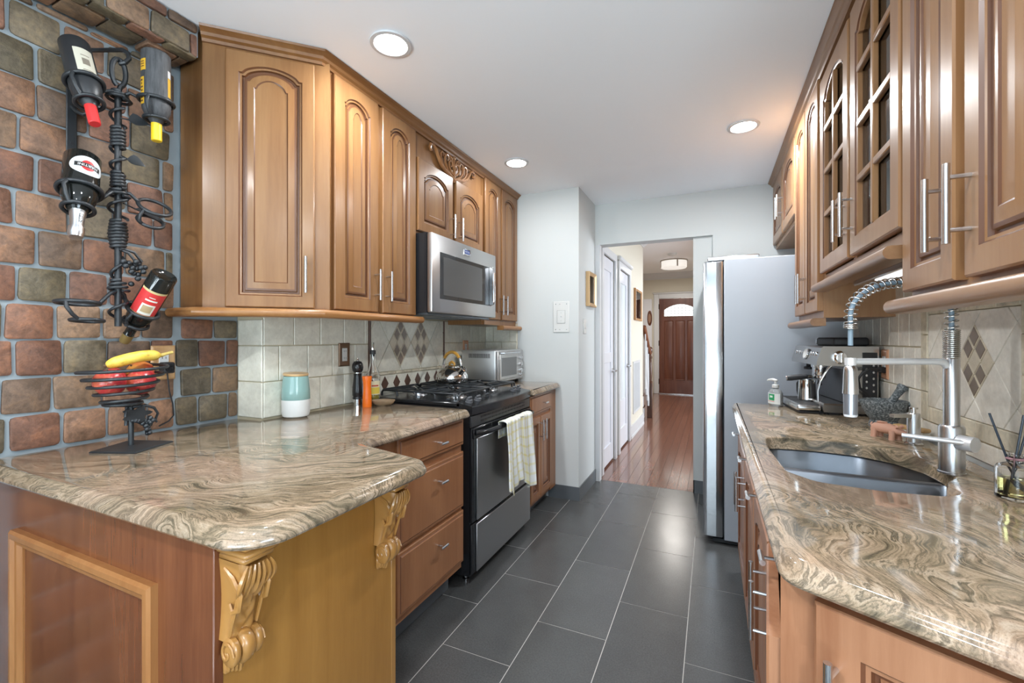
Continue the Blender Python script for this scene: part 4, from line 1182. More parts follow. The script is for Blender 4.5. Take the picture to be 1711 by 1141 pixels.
for x in (.06,.80): mb.cyl((x,-.02,0),(x,-.02,.02),.02,12); mb.cyl((x,.55,0),(x,.55,.02),.02,12)
mb.build('base_grille', M_black, t)
# ------------------------------------------------------------------ recessed ceiling lights
def downlight(x, y, label, p=6.0):
    t = thing('recessed_light', label, 'ceiling light', (x,y,H), 0, None)
    mb = MB(); mb.lathe([(.062,-.001),(.076,-.001),(.082,-.004),(.080,-.009),(.066,-.010),(.062,-.006),(.062,-.001)], 32); mb.build('trim_ring', M_white, t)
    mb = MB(); mb.lathe([(0,-.0055),(.0605,-.0055),(.0605,-.0015),(0,-.0015)], 28); mb.build('lens', M_lamp, t)
    l = area('lamp_light', (x,y,H-.014), (0,0,0), .12, .12, p, (.93,.97,1.0), 'DISK')
    return t
downlight(-1.167, 1.403, 'recessed ceiling light nearest the diagonal cabinet')
downlight(-1.191, 2.70, 'recessed ceiling light over the range, near the white wall', 2.2)
downlight(.159, 2.755, 'recessed ceiling light on the right, in front of the tall cabinet', 9.5)
downlight(-.38, .50, 'added unseen fill light over the aisle, above the viewer', 5)  # unseen lamp added to brighten the aisle fronts and floor
downlight(-.9, -.6, 'added unseen fill light behind the viewer, left', 12)  # out-of-view lamp added for ambient light
downlight(.6, -1.2, 'added unseen fill light behind the viewer, right', 12)  # second lamp added out of view for more ambient light

# ------------------------------------------------------------------ left counter items
t = thing('canister', 'ceramic canister, pale teal above and white below, with a wooden lid', 'canister', (-1.688,1.392,.914), 0)
M_teal = mat('teal_glaze', (.27,.44,.415), .18, **{'Coat Weight': .4}); M_cer = mat('white_ceramic', (.76,.77,.75), .4)
mb = MB(); mb.lathe([(0,0),(.044,0),(.0535,.006),(.0575,.020),(.0585,.078)], 40); mb.build('lower_body', M_cer, t)
mb = MB(); mb.lathe([(.0585,.078),(.0592,.079),(.0578,.120),(.0530,.165),(.0510,.180),(.048,.182),(.047,.170),(0,.165)], 40); mb.build('upper_body', M_teal, t)
mb = MB(Matrix.Translation((0,0,.184)) @ Matrix.Rotation(R(3),4,'Y')); mb.lathe([(0,0),(.0505,0),(.052,.002),(.052,.008),(.0505,.010),(0,.011)], 40); mb.build('lid', wood('beech_lid', (.50,.32,.15), (.68,.47,.24), .4, 'x'), t)

t = thing('pepper_mill', 'tall black wooden pepper mill with a round head and a steel foot', 'pepper mill', (-1.675,1.755,.914), 0)
M_mill = mat('mill_black', (.013,.013,.014), .22)
mb = MB(); mb.lathe([(0,0),(0.0216,0),(0.0216,.034),(0,.034)], 28); mb.build('foot', M_chrome, t)
mb = MB(); mb.lathe([(0,.0345),(0.0248,.0345),(0.0256,.040),(0.0232,.046),(0.0264,.056),(0.0272,.072),(0.0264,.095),(0.0224,.125),(0.0200,.150),(0.0208,.163),(0.0216,.168),(0,.168)], 28); mb.build('body', M_mill, t)
mb = MB(); mb.lathe([(0,.168),(0.0220,.168),(0.0220,.171),(0,.171)], 24); mb.build('band', M_chrome, t)
mb = MB(); mb.lathe([(0,.1713),(0.0192,.1713),(0.0260,.182),(0.0288,.198),(0.0260,.215),(0.0192,.227),(0.0096,.231),(0,.231)], 28); mb.build('head', M_mill, t)
mb = MB(); mb.lathe([(0,.231),(0.0064,.231),(0.0072,.236),(0.0048,.240),(0.0060,.246),(0,.250)], 16); mb.build('finial', M_chrome, t)

t = thing('salt_mill', 'short orange grinder with a waisted body and a slot window', 'grinder', (-1.600,1.742,.914), 0)
M_or = mat('orange_lacquer', (.80,.155,.012), .25)
mb = MB(); mb.lathe([(0,0),(0.0227,0),(0.0231,.003),(0.0223,.05),(0.0197,.095),(0.0206,.125),(0.0244,.152),(0.0239,.156),(0,.157)], 32); mb.build('body', M_or, t)
mb = MB(Matrix.Rotation(R(-42),4,'Z')); mb.box(-.0040,.0040,-.0228,-.018,.052,.115,.002); mb.build('slot_window', mat('slot_grey', (.22,.20,.20), .2), t)

t = thing('oil_bottle', 'clear glass oil bottle with a pourer spout and a yellow label', 'bottle', (-1.655,1.845,.914), 0)
mb = MB(); mb.lathe([(0,.002),(.034,.002),(.0375,.006),(.0375,.140),(.036,.150),(.030,.168),(.021,.190),(.0155,.215),(.0135,.240),(.0145,.262),(.0115,.262),(.0105,.240),(.0125,.215),(.018,.190),(.0275,.168),(.0345,.145),(.0345,.010),(.03,.007),(0,.006)], 36)
for z in (.185,.205,.225,.240): pass
mb.build('glass', M_glass, t)
mb = MB(); mb.lathe([(0,.0075),(.0330,.0105),(.0335,.048),(0,.048)], 30); mb.build('oil', mat('olive_oil', (.55,.50,.08), .05, **{'Transmission Weight': 1.0, 'IOR': 1.42}), t)
mb = MB(); mb.lathe([(0,.252),(.010,.252),(.010,.2625),(.0155,.263),(.0155,.283),(.009,.286),(0,.286)], 16); mb.build('stopper', M_blackm, t)
mb = MB(); mb.tube([(0,0,.286),(.001,-.001,.300),(.010,-.006,.325)], [.006,.005,.0035], 8); mb.build('spout', M_chrome, t)
def wrap_label(r, z0, z1, a0, a1, n=14): return [[(r*math.cos(lerp(a0,a1,i/n)), r*math.sin(lerp(a0,a1,i/n)), z) for i in range(n+1)] for z in (z0,z1)]
mb = MB(); a0 = R(-80); mb.loops(wrap_label(.0379,.050,.122,a0,a0+R(105)), closed=False); mb.mi = 1; mb.loops(wrap_label(.0381,.055,.088,a0+.15,a0+R(95)), closed=False); mb.mi = 2; mb.loops(wrap_label(.0381,.094,.101,a0+.4,a0+R(80)), closed=False)
mb.build('label', [mat('label_cream', (.72,.66,.45), .6), mat('label_yellow', (.70,.55,.08), .6), mat('label_red', (.45,.06,.03), .6)], t)

t = thing('wooden_dish', 'little oval wooden dish at the counter edge beside the orange grinder', 'dish', (-1.560,1.815,.914), R(20))
mb = MB(Matrix.Diagonal((1.25,.95,1,1))); mb.lathe([(0,0),(.030,0),(.042,.010),(.050,.024),(.050,.0275),(.047,.0275),(.040,.014),(.028,.007),(0,.006)], 30); tag(mb.build('bowl', wood('dish_wood', (.20,.13,.075), (.40,.30,.19), .5, 'x'), t), None, None)

# kettle on the rear burner
t = thing('kettle', 'polished steel whistling kettle with an amber handle on the rear burner', 'kettle', (-1.545,2.46,.9745), R(-20))
M_kset = mat('kettle_steel', (.72,.71,.69), .09, 1.0); M_amber = mat('amber_handle', (.62,.32,.06), .3)
mb = MB(); mb.lathe([(0,0),(.085,0),(.098,.006),(.106,.024),(.104,.044),(.092,.072),(.070,.090),(.052,.097),(.050,.101),(.046,.101)], 44); mb.build('body', M_kset, t)
mb = MB(); mb.lathe([(.0475,.1012),(.044,.107),(.025,.113),(0,.115)], 32); mb.build('lid', M_kset, t)
mb = MB(); mb.tube([(-.028,0,.112),(-.022,0,.126),(0,0,.134),(.022,0,.126),(.028,0,.112)], [.006,.008,.009,.008,.006], 10); mb.build('lid_handle', M_amber, t)
mb = MB(); mb.lathe([(.026,0),(.022,.02),(.018,.040),(.019,.062),(.016,.063),(.0145,.045),(.018,.02)], 18, Matrix.Translation((.072,0,.058)) @ Matrix.Rotation(R(52),4,'Y')); mb.build('spout', M_kset, t)
hp = [(.105*math.cos(a)*.92, 0, .098+.100*math.sin(a)) for a in [R(8+164*i/22) for i in range(23)]]
mb = MB(); mb.tube(hp[4:19], .0105, 12); mb.build('handle', M_amber, t)
mb = MB(); mb.tube(hp[:5], [.0075,.0078,.008,.0085,.009], 10); mb.tube(hp[18:], [.009,.0085,.008,.0078,.0075], 10)
mb.tube([hp[0],(.090,0,.086)], .007, 8); mb.tube([hp[-1],(-.090,0,.086)], .007, 8); mb.build('handle_bracket', M_chrome, t)

# ------------------------------------------------------------------ outlets and switches
def outlet(loc, rz, label, plate_m, w=.076, h=.122, toggle=False, plate_bev=.008, gang=None, dark=None):
    t = thing('wall_switch' if toggle else 'wall_outlet', label, 'switch' if toggle else 'outlet', loc, rz)
    mb = MB(); mb.loops([[(-w/2+i,-y,-h/2+i),(w/2-i,-y,-h/2+i),(w/2-i,-y,h/2-i),(-w/2+i,-y,h/2-i)] for i,y in ((0,0),(0,.003),(plate_bev*.6,.0075),(plate_bev,.008),(plate_bev+.008,.0055),(plate_bev+.010,.0045))], cap0=True, cap1=True)
    mb.build('cover_plate', plate_m, t, 25)
    mb = MB(); mb.box(-.0165,.0165,-.0085,-.0046,-.034,.034,.001)
    if not toggle:
        mb.mi = 1
        for z in (-.018,.018):
            for x in (-.006,.006): mb.box(x-.001,x+.001,-.0088,-.0084,z-.004,z+.005)
    mb.build('receptacle' if not toggle else 'rocker', [M_whitep, M_blackm], t)
    return t
M_bronze = mat('bronze_plate', (.16,.092,.052), .35, .5); M_copper = mat('copper_plate', (.62,.33,.20), .4, .3); M_oakp = wood('wood_plate', (.45,.25,.11), (.60,.38,.19))
outlet((-1.7572,1.742,1.177), PI/2, 'wall outlet with a bronze plate on the cream tile above the teal canister', M_bronze)
outlet((-1.7572,2.993,1.185), PI/2, 'wall outlet with a copper plate peeking out above the toaster oven', M_copper)
outlet((-1.912,.985,1.170), PI/2, 'wooden-plated outlet on the stone wall behind the fruit bowl', M_oakp, .082,.130)
outlet((.688,2.415,1.150), -PI/2, 'copper-plated outlet on the right tile wall beside the espresso machine', M_copper, .075,.128)
t = thing('wall_switch', 'white wide switch plate with screws on the white wall past the range', 'switch', (-1.083,3.335,1.432), 0)
mb = MB(); mb.box(-.066,.066,-.006,0,-.123,.123,.003)
mb.build('cover_plate', M_whitep, t)
mb = MB(); mb.box(-.034,.034,-.0085,-.0062,-.052,.052,.001); mb.build('switch_frame', mat('switch_frame', (.42,.42,.41), .5), t)
mb = MB(); mb.box(-.031,.031,-.0105,-.0086,-.049,.049,.002); mb.build('rocker', M_whitep, t)
mb = MB()
for z in (.10,-.10):
    for x in (-.045,-.012,.045): mb.cyl((x,-.0075,z),(x,-.0061,z),.0035,8)
for z in (-.03,0,.03): mb.cyl((0,-.0115,z),(0,-.0104,z),.004 if z==0 else .002,8)
mb.build('screw', M_nickel, t)
t = thing('wall_switch', 'slim white switch on the shaded side wall under the small picture', 'switch', (-.942,3.50,1.36), PI/2)
mb = MB(); mb.box(-.036,.036,-.007,0,-.06,.06,.002); mb.build('cover_plate', M_whitep, t)
mb = MB(); mb.box(-.009,.009,-.013,-.0072,-.022,.022,.002); mb.build('rocker', M_whitep, t)
# plug and charger in the outlet by the fruit bowl
t = thing('charger_plug', 'black plug in the outlet on the stone wall behind the fruit bowl', 'plug', (-1.9035,.985,1.150), PI/2)
mb = MB(); mb.box(-.020,.020,-.036,0,-.020,.022,.006,2); mb.build('body', M_blackm, t)
mb = MB(); mb.lathe([(0,0),(.015,0),(.015,.005),(.008,.005),(.007,.003),(0,.003)], 18, Matrix.Translation((0,-.036,0)) @ Matrix.Rotation(PI/2,4,'X')); mb.build('dial', M_black, t)
mb = MB(); mb.tube([(.0,-.020,-.020),(.0,-.026,-.05),(.010,-.015,-.09),(.025,-.008,-.14),(.030,-.005,-.185),(.012,-.006,-.205),(-.02,-.006,-.2185)], .0028, 6); mb.build('cord', M_blackm, t)
# plug of the espresso machine
t = thing('power_cord', 'black cord and plug running from the right outlet down behind the mortar', 'cord', (.681,2.405,1.125), 0)
mb = MB(); mb.cyl((0,0,0),(-.022,-.012,.002),.014,12,.012); mb.build('plug', M_blackm, t)
mb = MB(); mb.tube([(-.022,-.012,.002),(-.06,-.03,.004),(-.085,-.035,-.01),(-.10,-.03,-.04),(-.09,-.01,-.08),(-.06,.0,-.11),(-.032,.01,-.15),(-.028,.02,-.200)], .0055, 8); mb.build('cord', M_blackm, t)

# ------------------------------------------------------------------ pictures
def picture(loc, rz, w, h, label, fm, art, depth=.03, fw=.03):
    t = thing('framed_picture', label, 'picture', loc, rz)
    mb = MB(); mb.loops([[(-w/2+i,-y,-h/2+i),(w/2-i,-y,-h/2+i),(w/2-i,-y,h/2-i),(-w/2+i,-y,h/2-i)] for i,y in ((0,0),(0,depth),(.006,depth+.003),(fw,depth-.008),(fw,.006),(.004,0))], wrap=True); mb.build('frame', fm, t, 25)
    mb = MB(); mb.box(-w/2+fw*.9,w/2-fw*.9,-.012,-.004,-h/2+fw*.9,h/2-fw*.9); mb.build('mat_board', mat('mat_board', (.62,.58,.50), .7), t)
    mb = MB(); mb.box(-w/2+fw*1.9,w/2-fw*1.9,-.0135,-.0122,-h/2+fw*2.2,h/2-fw*2.2); mb.build('print', art, t)
    mb = MB(); mb.box(-w/2+fw*.9,w/2-fw*.9,-.0180,-.0165,-h/2+fw*.9,h/2-fw*.9); mb.build('glass_pane', M_pane, t)
    return t
def art_mat(name, a, b, c):
    m = mat(name, a, .6); tt = NT(m); n = tt.noise(tt.coord((1,1,1)), 14, 4, .6, 1.0); tt.col(tt.ramp(n.outputs['Fac'], [(.35,a),(.5,b),(.65,c)])); return m
picture((-.942,3.665,1.670), PI/2, .24, .285, 'small gilt-framed picture on the shaded side wall by the doorway', mat('gilt_frame', (.50,.33,.17), .35, .5), art_mat('art_sepia', (.30,.27,.20),(.42,.40,.32),(.55,.50,.40)))
picture((XH+.001,6.17,1.71), PI/2, .55, .42, 'wood-framed picture in the hall past the glazed white door', wood('hall_frame', (.33,.15,.05), (.48,.25,.10)), art_mat('art_grey', (.35,.38,.42),(.50,.52,.55),(.25,.27,.30)))

# ------------------------------------------------------------------ hall things
t = thing('ceiling_lamp', 'drum flush-mount ceiling lamp in the hall', 'ceiling light', (-.66,8.90,2.74), 0)
mb = MB(); mb.lathe([(0,0),(.245,0),(.245,-.02),(0,-.02)], 36); mb.build('mount', mat('lamp_bronze', (.40,.36,.31), .4, .6), t)
mb = MB(); mb.lathe([(.234,-.0205),(.234,-.135),(.215,-.15),(0,-.152)], 40); mb.build('shade', emit('drum_shade', (.86,.84,.80), .25), t)
for k in range(4):
    mb = MB(Matrix.Rotation(R(20)+k*PI/2,4,'Z')); mb.box(-.012,.012,.2345,.240,-.14,-.021); mb.build('strap', bpy.data.materials['lamp_bronze'], t)
area('hall_lamp_light', (-.66,8.90,2.56), (0,0,0), .35, .35, 14, (1,.95,.88), 'DISK')
t = thing('smoke_detector', 'round white smoke detector on the hall ceiling in front of the drum lamp', 'smoke detector', (-.63,8.15,2.74), 0)
mb = MB(); mb.lathe([(0,0),(.075,0),(.075,-.018),(.06,-.036),(0,-.040)], 28); mb.build('body', M_whitep, t)
mb = MB(); mb.lathe([(0,-.0402),(.018,-.0402),(.016,-.043),(0,-.043)], 14); mb.build('cover', M_white, t)
t = thing('air_vent', 'white louvred return vent low on the hall wall', 'vent', (XH,6.12,.62), PI/2)
mb = MB(); mb.box(-.29,-.26,-.012,0,-.34,.34,.002); mb.box(.26,.29,-.012,0,-.34,.34,.002); mb.box(-.26,.26,-.012,0,-.34,-.31,.002); mb.box(-.26,.26,-.012,0,.31,.34,.002); mb.box(-.26,.26,-.002,0,-.31,.31); mb.build('frame', M_white, t)
mb = MB()
for i in range(13): x = -.24+i*.04; mb.box(x,x+.020,-.010,-.0022,-.309,.309)
mb.build('louvres', mat('vent_grey', (.58,.60,.62), .5), t)
# stair railing
t = thing('stair_railing', 'dark wood stair railing with a turned newel post in the hall', 'railing', (-.900,7.30,0), 0)
M_dk = wood('dark_stair_wood', (.05,.022,.014), (.11,.05,.032), .35)
mb = MB(); mb.box(-.04,.04,-.04,.04,0,.55,.004); mb.lathe([(.040,.55),(.045,.57),(.028,.59),(.034,.64),(.038,.72),(.030,.86),(.026,.93),(.038,.95),(.038,.97),(.026,.985),(.020,1.0),(.040,1.04),(.046,1.075),(.040,1.11),(.018,1.13),(0,1.135)], 20); mb.build('newel_post', M_dk, t)
mb = MB(); mb.tube([(0,.0,1.02),(-.005,-.10,1.06),(-.02,-.50,1.42),(-.02,-.52,1.44)], [.026,.028,.028,.026], 10, flat=1.2); mb.build('handrail', wood('handrail_wood', (.14,.05,.028), (.24,.10,.055), .3), t)
for i in range(4):
    y = -.09-.115*i; z0 = .20+.10*i; zt = 1.045+(.36*(-y-.10)/.40)-.02
    mb = MB(); mb.lathe([(.014,z0),(.016,z0+.1),(.010,z0+.2),(.014,lerp(z0,zt,.5)),(.009,zt)], 10, Matrix.Translation((-.012,y,0))); mb.build('baluster', M_white, t)
mb = MB()
for i in range(3):
    y = .05-.16*i; mb.box(-.95,-.05,y-.18,y,0+.19*i,.19*(i+1)-.03)
s1 = mb.build('staircase', M_white, None); s1.location = (-.93,7.30,0); tag(s1, 'white painted stair risers behind the dark newel post', 'stairs')
mb = MB()
for i in range(3):
    y = .05-.16*i; mb.box(-.95,-.048,y-.18,y+.025,.19*(i+1)-.0295,.19*(i+1)+.001)
mb.build('treads', M_dk, s1)
t = thing('wall_ornament', 'small dark red-brown wall ornament on the far wall left of the front door', 'ornament', (-1.30,10.498,1.72), 0)
mb = MB(); mb.lathe([(.10,0),(.085,.02),(.07,.025),(.06,.015),(.06,0)], 24, Matrix.Rotation(PI/2,4,'X') @ Matrix.Diagonal((.55,1.8,1,1))); mb.build('frame', wood('ornament_wood', (.10,.03,.015), (.18,.07,.04)), t)
mb = MB(); mb.lathe([(0,0),(.062,0),(.058,.008),(0,.012)], 20, Matrix.Rotation(PI/2,4,'X') @ Matrix.Diagonal((.55,1.8,1,1))); mb.build('centre', mat('ornament_mirror', (.35,.20,.13), .3), t)
# ------------------------------------------------------------------ wine rack on the stone wall
PX, PY = -1.78, .787
t = thing('wine_rack', 'black wrought-iron hanging wine rack with rings, coils, leaves and grapes on the stone wall', 'wine rack', (PX,PY,1.30), 0)
def rk(x,y,z): return (x-PX, y-PY, z-1.30)
mb = MB(); mb.tube([rk(PX,PY,z) for z in (1.302,1.6,1.9,2.075)], [.0095]*4, 10); mb.build('pole', M_iron, t)
mb = MB(); mb.tube([rk(PX,PY,2.07)]+[rk(PX+.004, PY+.019*math.sin(a), 2.135-.045*math.cos(a)) for a in [R(15+330*i/18) for i in range(19)]], .0075, 8)
mb.build('eye_loop', M_iron, t)
mb = MB(); mb.tube([rk(PX,PY+.004,2.168),rk(PX+.016,PY+.012,2.172),rk(PX+.018,PY+.022,2.19),rk(PX+.003,PY+.026,2.215),rk(PX-.02,PY+.022,2.23),rk(-1.905,PY-.02,2.232),rk(-1.911,PY-.04,2.215)], .007, 8); mb.build('hook', M_iron, t)
def coil(z0, z1, r0, r1, r2):
    n = int((z1-z0)/.0098); N = n*12
    P = [rk(PX+lerp(lerp(r0,r1,min(1,2*i/N)),r2,max(0,2*i/N-1))*math.cos(2*PI*i/12), PY+lerp(lerp(r0,r1,min(1,2*i/N)),r2,max(0,2*i/N-1))*math.sin(2*PI*i/12), lerp(z0,z1,i/N)) for i in range(N+1)]
    mb = MB(); mb.tube(P, .0052, 6); mb.build('coil', M_iron, t, 60)
coil(1.888,1.955,.0165,.0165,.0165); coil(1.755,1.808,.018,.016,.016); coil(1.555,1.650,.0165,.023,.018)
coil(1.418,1.455,.028,.020,.016); coil(2.045,2.075,.034,.022,.014); coil(1.728,1.750,.030,.024,.018)
# vine that winds down the pole
mb = MB()
def vine(z0,z1,turns,ph,r=.019):
    N = 30; mb.tube([rk(PX+r*math.cos(ph+2*PI*turns*i/N), PY+r*math.sin(ph+2*PI*turns*i/N), lerp(z0,z1,i/N)) for i in range(N+1)], .0050, 6)
vine(1.955,2.02,1.0,.5); vine(1.81,1.888,1.4,2.0); vine(1.655,1.73,1.1,1.0,.024); vine(1.455,1.545,1.0,3,.017); vine(1.305,1.415,1.5,.6,.022)
mb.build('vine', M_iron, t, 60)
def leaf(base, tip, w, up):
    b, tp = Vector(base), Vector(tip); ax = (tp-b); L = ax.length; ax.normalize(); up = Vector(up); s = ax.cross(up).normalized(); up = s.cross(ax)
    prof = [(.0,.10),(.28,.14),(.36,.62),(.46,1.0),(.60,.94),(.75,.66),(.90,.30),(1.0,.02)]
    mb = MB(Matrix.Translation((-PX,-PY,-1.30)))
    Ls = []
    for f, k in prof:
        c = b+ax*L*f
        Ls.append([c-s*w*k+up*.010*k, c+up*(-.002), c+s*w*k+up*.010*k, c+up*.0035-up*.002+up*.001])
    mb.loops(Ls, cap0=True, cap1=True); mb.build('leaf', M_iron, t, 60)
leaf((PX+.01,PY,1.985),(PX+.03,PY+.075,1.992),.025,(1,-.2,.5)); leaf((PX+.01,PY,1.86),(PX+.03,PY+.062,1.845),.022,(1,-.2,.5)); leaf((PX+.005,PY+.01,1.71),(PX+.03,PY+.125,1.665),.026,(1,-.1,1.2))
mb = MB()
for i, (dy, dz) in enumerate(((.02,1.512),(.036,1.518),(.052,1.515),(.062,1.503),(.028,1.497),(.045,1.497),(.056,1.487),(.034,1.480),(.048,1.478),(.040,1.462),(.030,1.444),(.004,1.515),(.008,1.500),(.040,1.510),(.05,1.50),(.026,1.484))):
    mb.ball(rk(PX+.022+.010*math.sin(i*2.3), PY+dy, dz), .0088, 10)
mb.tube([rk(PX+.01,PY,1.555),rk(PX+.02,PY+.02,1.545),rk(PX+.022,PY+.04,1.517)], .0045, 6); mb.tube([rk(PX+.01,PY,1.56),rk(PX+.02,PY+.035,1.55),rk(PX+.02,PY+.058,1.52)], .0045, 6)
mb.build('grape_cluster', M_iron, t, 60)
def circ(c, nrm, r, n=26, a0=0, a1=360):
    M = Vector(nrm).to_track_quat('Z','Y').to_matrix(); c = Vector(c)
    return [c+M @ Vector((r*math.cos(R(lerp(a0,a1,i/n))), r*math.sin(R(lerp(a0,a1,i/n))), 0)) for i in range(n+1)]
def holder(cb, cn, ax, rb, rn, zroot, via=None):
    """wide ring round the shoulder, small ring round the neck, a bent rod between them and an arm to the pole"""
    mb = MB(Matrix.Translation((-PX,-PY,-1.30))); ax = Vector(ax).normalized(); cb, cn = Vector(cb), Vector(cn)
    A = circ(cb, ax, rb); mb.tube(A[:-1], .0062, 7, closed=True)
    B = circ(cn, ax, rn); mb.tube(B[:-1], .0058, 7, closed=True)
    d = Vector((.6,-.75,0)); d = (d-ax*d.dot(ax)).normalized()
    mb.tube([cb+d*rb, cb.lerp(cn,.35)+d*(rb+.012), cb.lerp(cn,.75)+d*(rn+.016), cn+d*rn], .0055, 7)
    root = Vector((PX,PY,zroot)); e = (root-cb); e = (e-ax*e.dot(ax)).normalized()
    mid = via or (cb+e*rb).lerp(root,.5)+Vector((.01,0,.012))
    mb.tube([cb+e*rb, mid, root], .0058, 7)
    mb.build('ring_holder', M_iron, t, 60)
# bottles
M_bot = mat('dark_bottle_glass', (.010,.011,.010), .06); M_botm = mat('matt_bottle', (.022,.024,.027), .42)
def bottle(name, label, base, tip, prof, mats, caps_from, extra, bodymat):
    M = axis_frame(base, tip); t = thing(name, label, 'bottle', Vector(base), 0); M2 = Matrix.Translation(-Vector(base)) @ M
    mb = MB(M2); mb.lathe([p for p in prof if p[1] <= caps_from+1e-6], 36); mb.build('glass', bodymat, t)
    mb = MB(M2); mb.lathe([p for p in prof if p[1] >= caps_from-1e-6], 28); mb.build('capsule', mats, t)
    extra(t, M2, M)
    return M
WINE = [(0,.012),(.026,.008),(.036,.001),(.0385,.006),(.039,.170),(.037,.190),(.028,.212),(.019,.228),(.0152,.236)]
def view_ang(M, cam_=(0,0,1.263)):
    q = M.inverted() @ Vector(cam_); return math.atan2(q.y, q.x)
# 1 matt black bottle, red capsule
p1 = WINE+[(.0150,.2361),(.0150,.290),(.0148,.298),(.013,.300),(0,.300)]
def ex1(t, M2, M):
    a = view_ang(M)-.45
    mb = MB(M2); mb.loops(wrap_label(.0394,.050,.150,a-.62,a+.62), closed=False); mb.mi = 1
    mb.loops(wrap_label(.0396,.146,.150,a-.62,a+.62), closed=False)
    for z, k in ((.135,.45),(.130,.35),(.075,.3)): mb.mi = 2; mb.loops(wrap_label(.0396,z,z+.003,a-k,a+k*.8), closed=False)
    mb.mi = 2; mb.loops(wrap_label(.0396,.088,.112,a-.25,a+.22), closed=False)
    mb.build('label', [mat('label_ivory', (.55,.52,.42), .6), mat('label_gold', (.60,.45,.10), .5), mat('label_ink', (.20,.17,.13), .6)], t, 60, recalc=False)
B1, T1 = Vector((-1.835,.698,2.193)), Vector((-1.718,.702,1.917))
bottle('wine_bottle', 'matt black wine bottle with red capsule in the top left ring of the rack', B1, T1, p1, mat('red_capsule', (.62,.035,.035), .35), .2361, ex1, M_botm)
# 2 sparkling bottle, silver foil
SP = [(0,.014),(.028,.008),(.040,.001),(.0445,.008),(.0445,.135),(.041,.160),(.031,.190),(.0215,.206),(.0200,.208)]
p2 = SP+[(.0203,.2081),(.0165,.235),(.0150,.262),(.0185,.264),(.0190,.285),(.0165,.291),(.0150,.298),(0,.300)]
def ex2(t, M2, M):
    a = view_ang(M)-.30
    def cyl_(r, u, z): return (r*math.cos(a-u/r), r*math.sin(a-u/r), z)
    mb = MB(M2); n = 24
    def oval(r, ru, rv, zc, uc=0): 
        us = [-ru*math.cos(PI*i/n) for i in range(n+1)]; hs = [rv*math.sqrt(max(0,1-(u/ru)**2))+1e-5 for u in us]
        A = [mb.v(cyl_(r,uc+u,zc+h)) for u,h in zip(us,hs)]; B = [mb.v(cyl_(r,uc+u,zc-h)) for u,h in zip(us,hs)]
        for i in range(n): mb.f([B[i],B[i+1],A[i+1],A[i]])
    oval(.0449,.044,.034,.062); mb.mi = 1; oval(.0452,.017,.019,.062); mb.mi = 2
    V = [[mb.v(cyl_(.0455,lerp(-.032,.032,i/12),z)) for i in range(13)] for z in (.054,.070)]
    for i in range(12): mb.f([V[0][i],V[0][i+1],V[1][i+1],V[1][i]])
    mb.mi = 3; mb.text('MARTINI', .0125, lambda x,y: cyl_(.0459, -x, .062+y)); mb.text('& ROSSI', .006, lambda x,y: cyl_(.0456, -x, .042+y))
    mb.build('label', [mat('label_silver', (.62,.64,.65), .4), mat('label_disc_red', (.60,.03,.03), .4), mat('label_band_black', (.02,.02,.02), .4), mat('label_letters', (.80,.80,.80), .4)], t, 60, recalc=False)
    mb = MB(M2); mb.text('ASTI', .016, lambda x,y: ((.0188)*math.cos(a-.2+y/.018), (.0188)*math.sin(a-.2+y/.018), .238-x)); mb.build('neck_lettering', mat('foil_ink', (.16,.17,.18), .5), t, 60, recalc=False)
B2, T2 = Vector((-1.805,.708,1.832)), Vector((-1.700,.650,1.556))
bottle('sparkling_wine_bottle', 'black sparkling wine bottle with silver foil, neck down in the middle ring of the rack', B2, T2, p2, mat('silver_foil', (.72,.73,.75), .28, 1.0), .2081, ex2, M_bot)
# 3 dark bottle, red label, lying neck-down to the right
p3 = WINE+[(.0155,.2361),(.0150,.262),(.0165,.264),(.0165,.284),(.015,.298),(0,.300)]
def ex3(t, M2, M):
    a = view_ang(M)-.1
    mb = MB(M2); mb.loops(wrap_label(.0393,.058,.158,a-1.0,a+1.15), closed=False); mb.mi = 1
    mb.loops(wrap_label(.0395,.054,.062,a-1.0,a+1.15), closed=False); mb.loops(wrap_label(.0395,.152,.158,a-1.0,a+1.15), closed=False)
    mb.mi = 2; mb.loops(wrap_label(.0396,.107,.150,a-.55,a+.45), closed=False); mb.mi = 3; mb.loops(wrap_label(.0398,.113,.140,a-.42,a+.32), closed=False); mb.mi = 2; mb.loops(wrap_label(.0396,.088,.094,a-.5,a+.4), closed=False); mb.mi = 2; mb.loops(wrap_label(.0396,.078,.081,a-.25,a+.2), closed=False)
    mb.build('label', [mat('label_crimson', (.58,.035,.035), .5), mat('label_edge_gold', (.55,.45,.22), .5), mat('label_white', (.70,.68,.60), .5), mat('label_vignette', (.45,.33,.18), .6)], t, 60, recalc=False)
B3, T3 = Vector((-1.690,.877,1.478)), Vector((-1.882,.850,1.252))
bottle('wine_bottle', 'dark wine bottle with a red label tilted in the lowest right ring of the rack', B3, T3, p3, mat('gold_black_capsule', (.32,.22,.08), .35, .6), .264, ex3, M_bot)
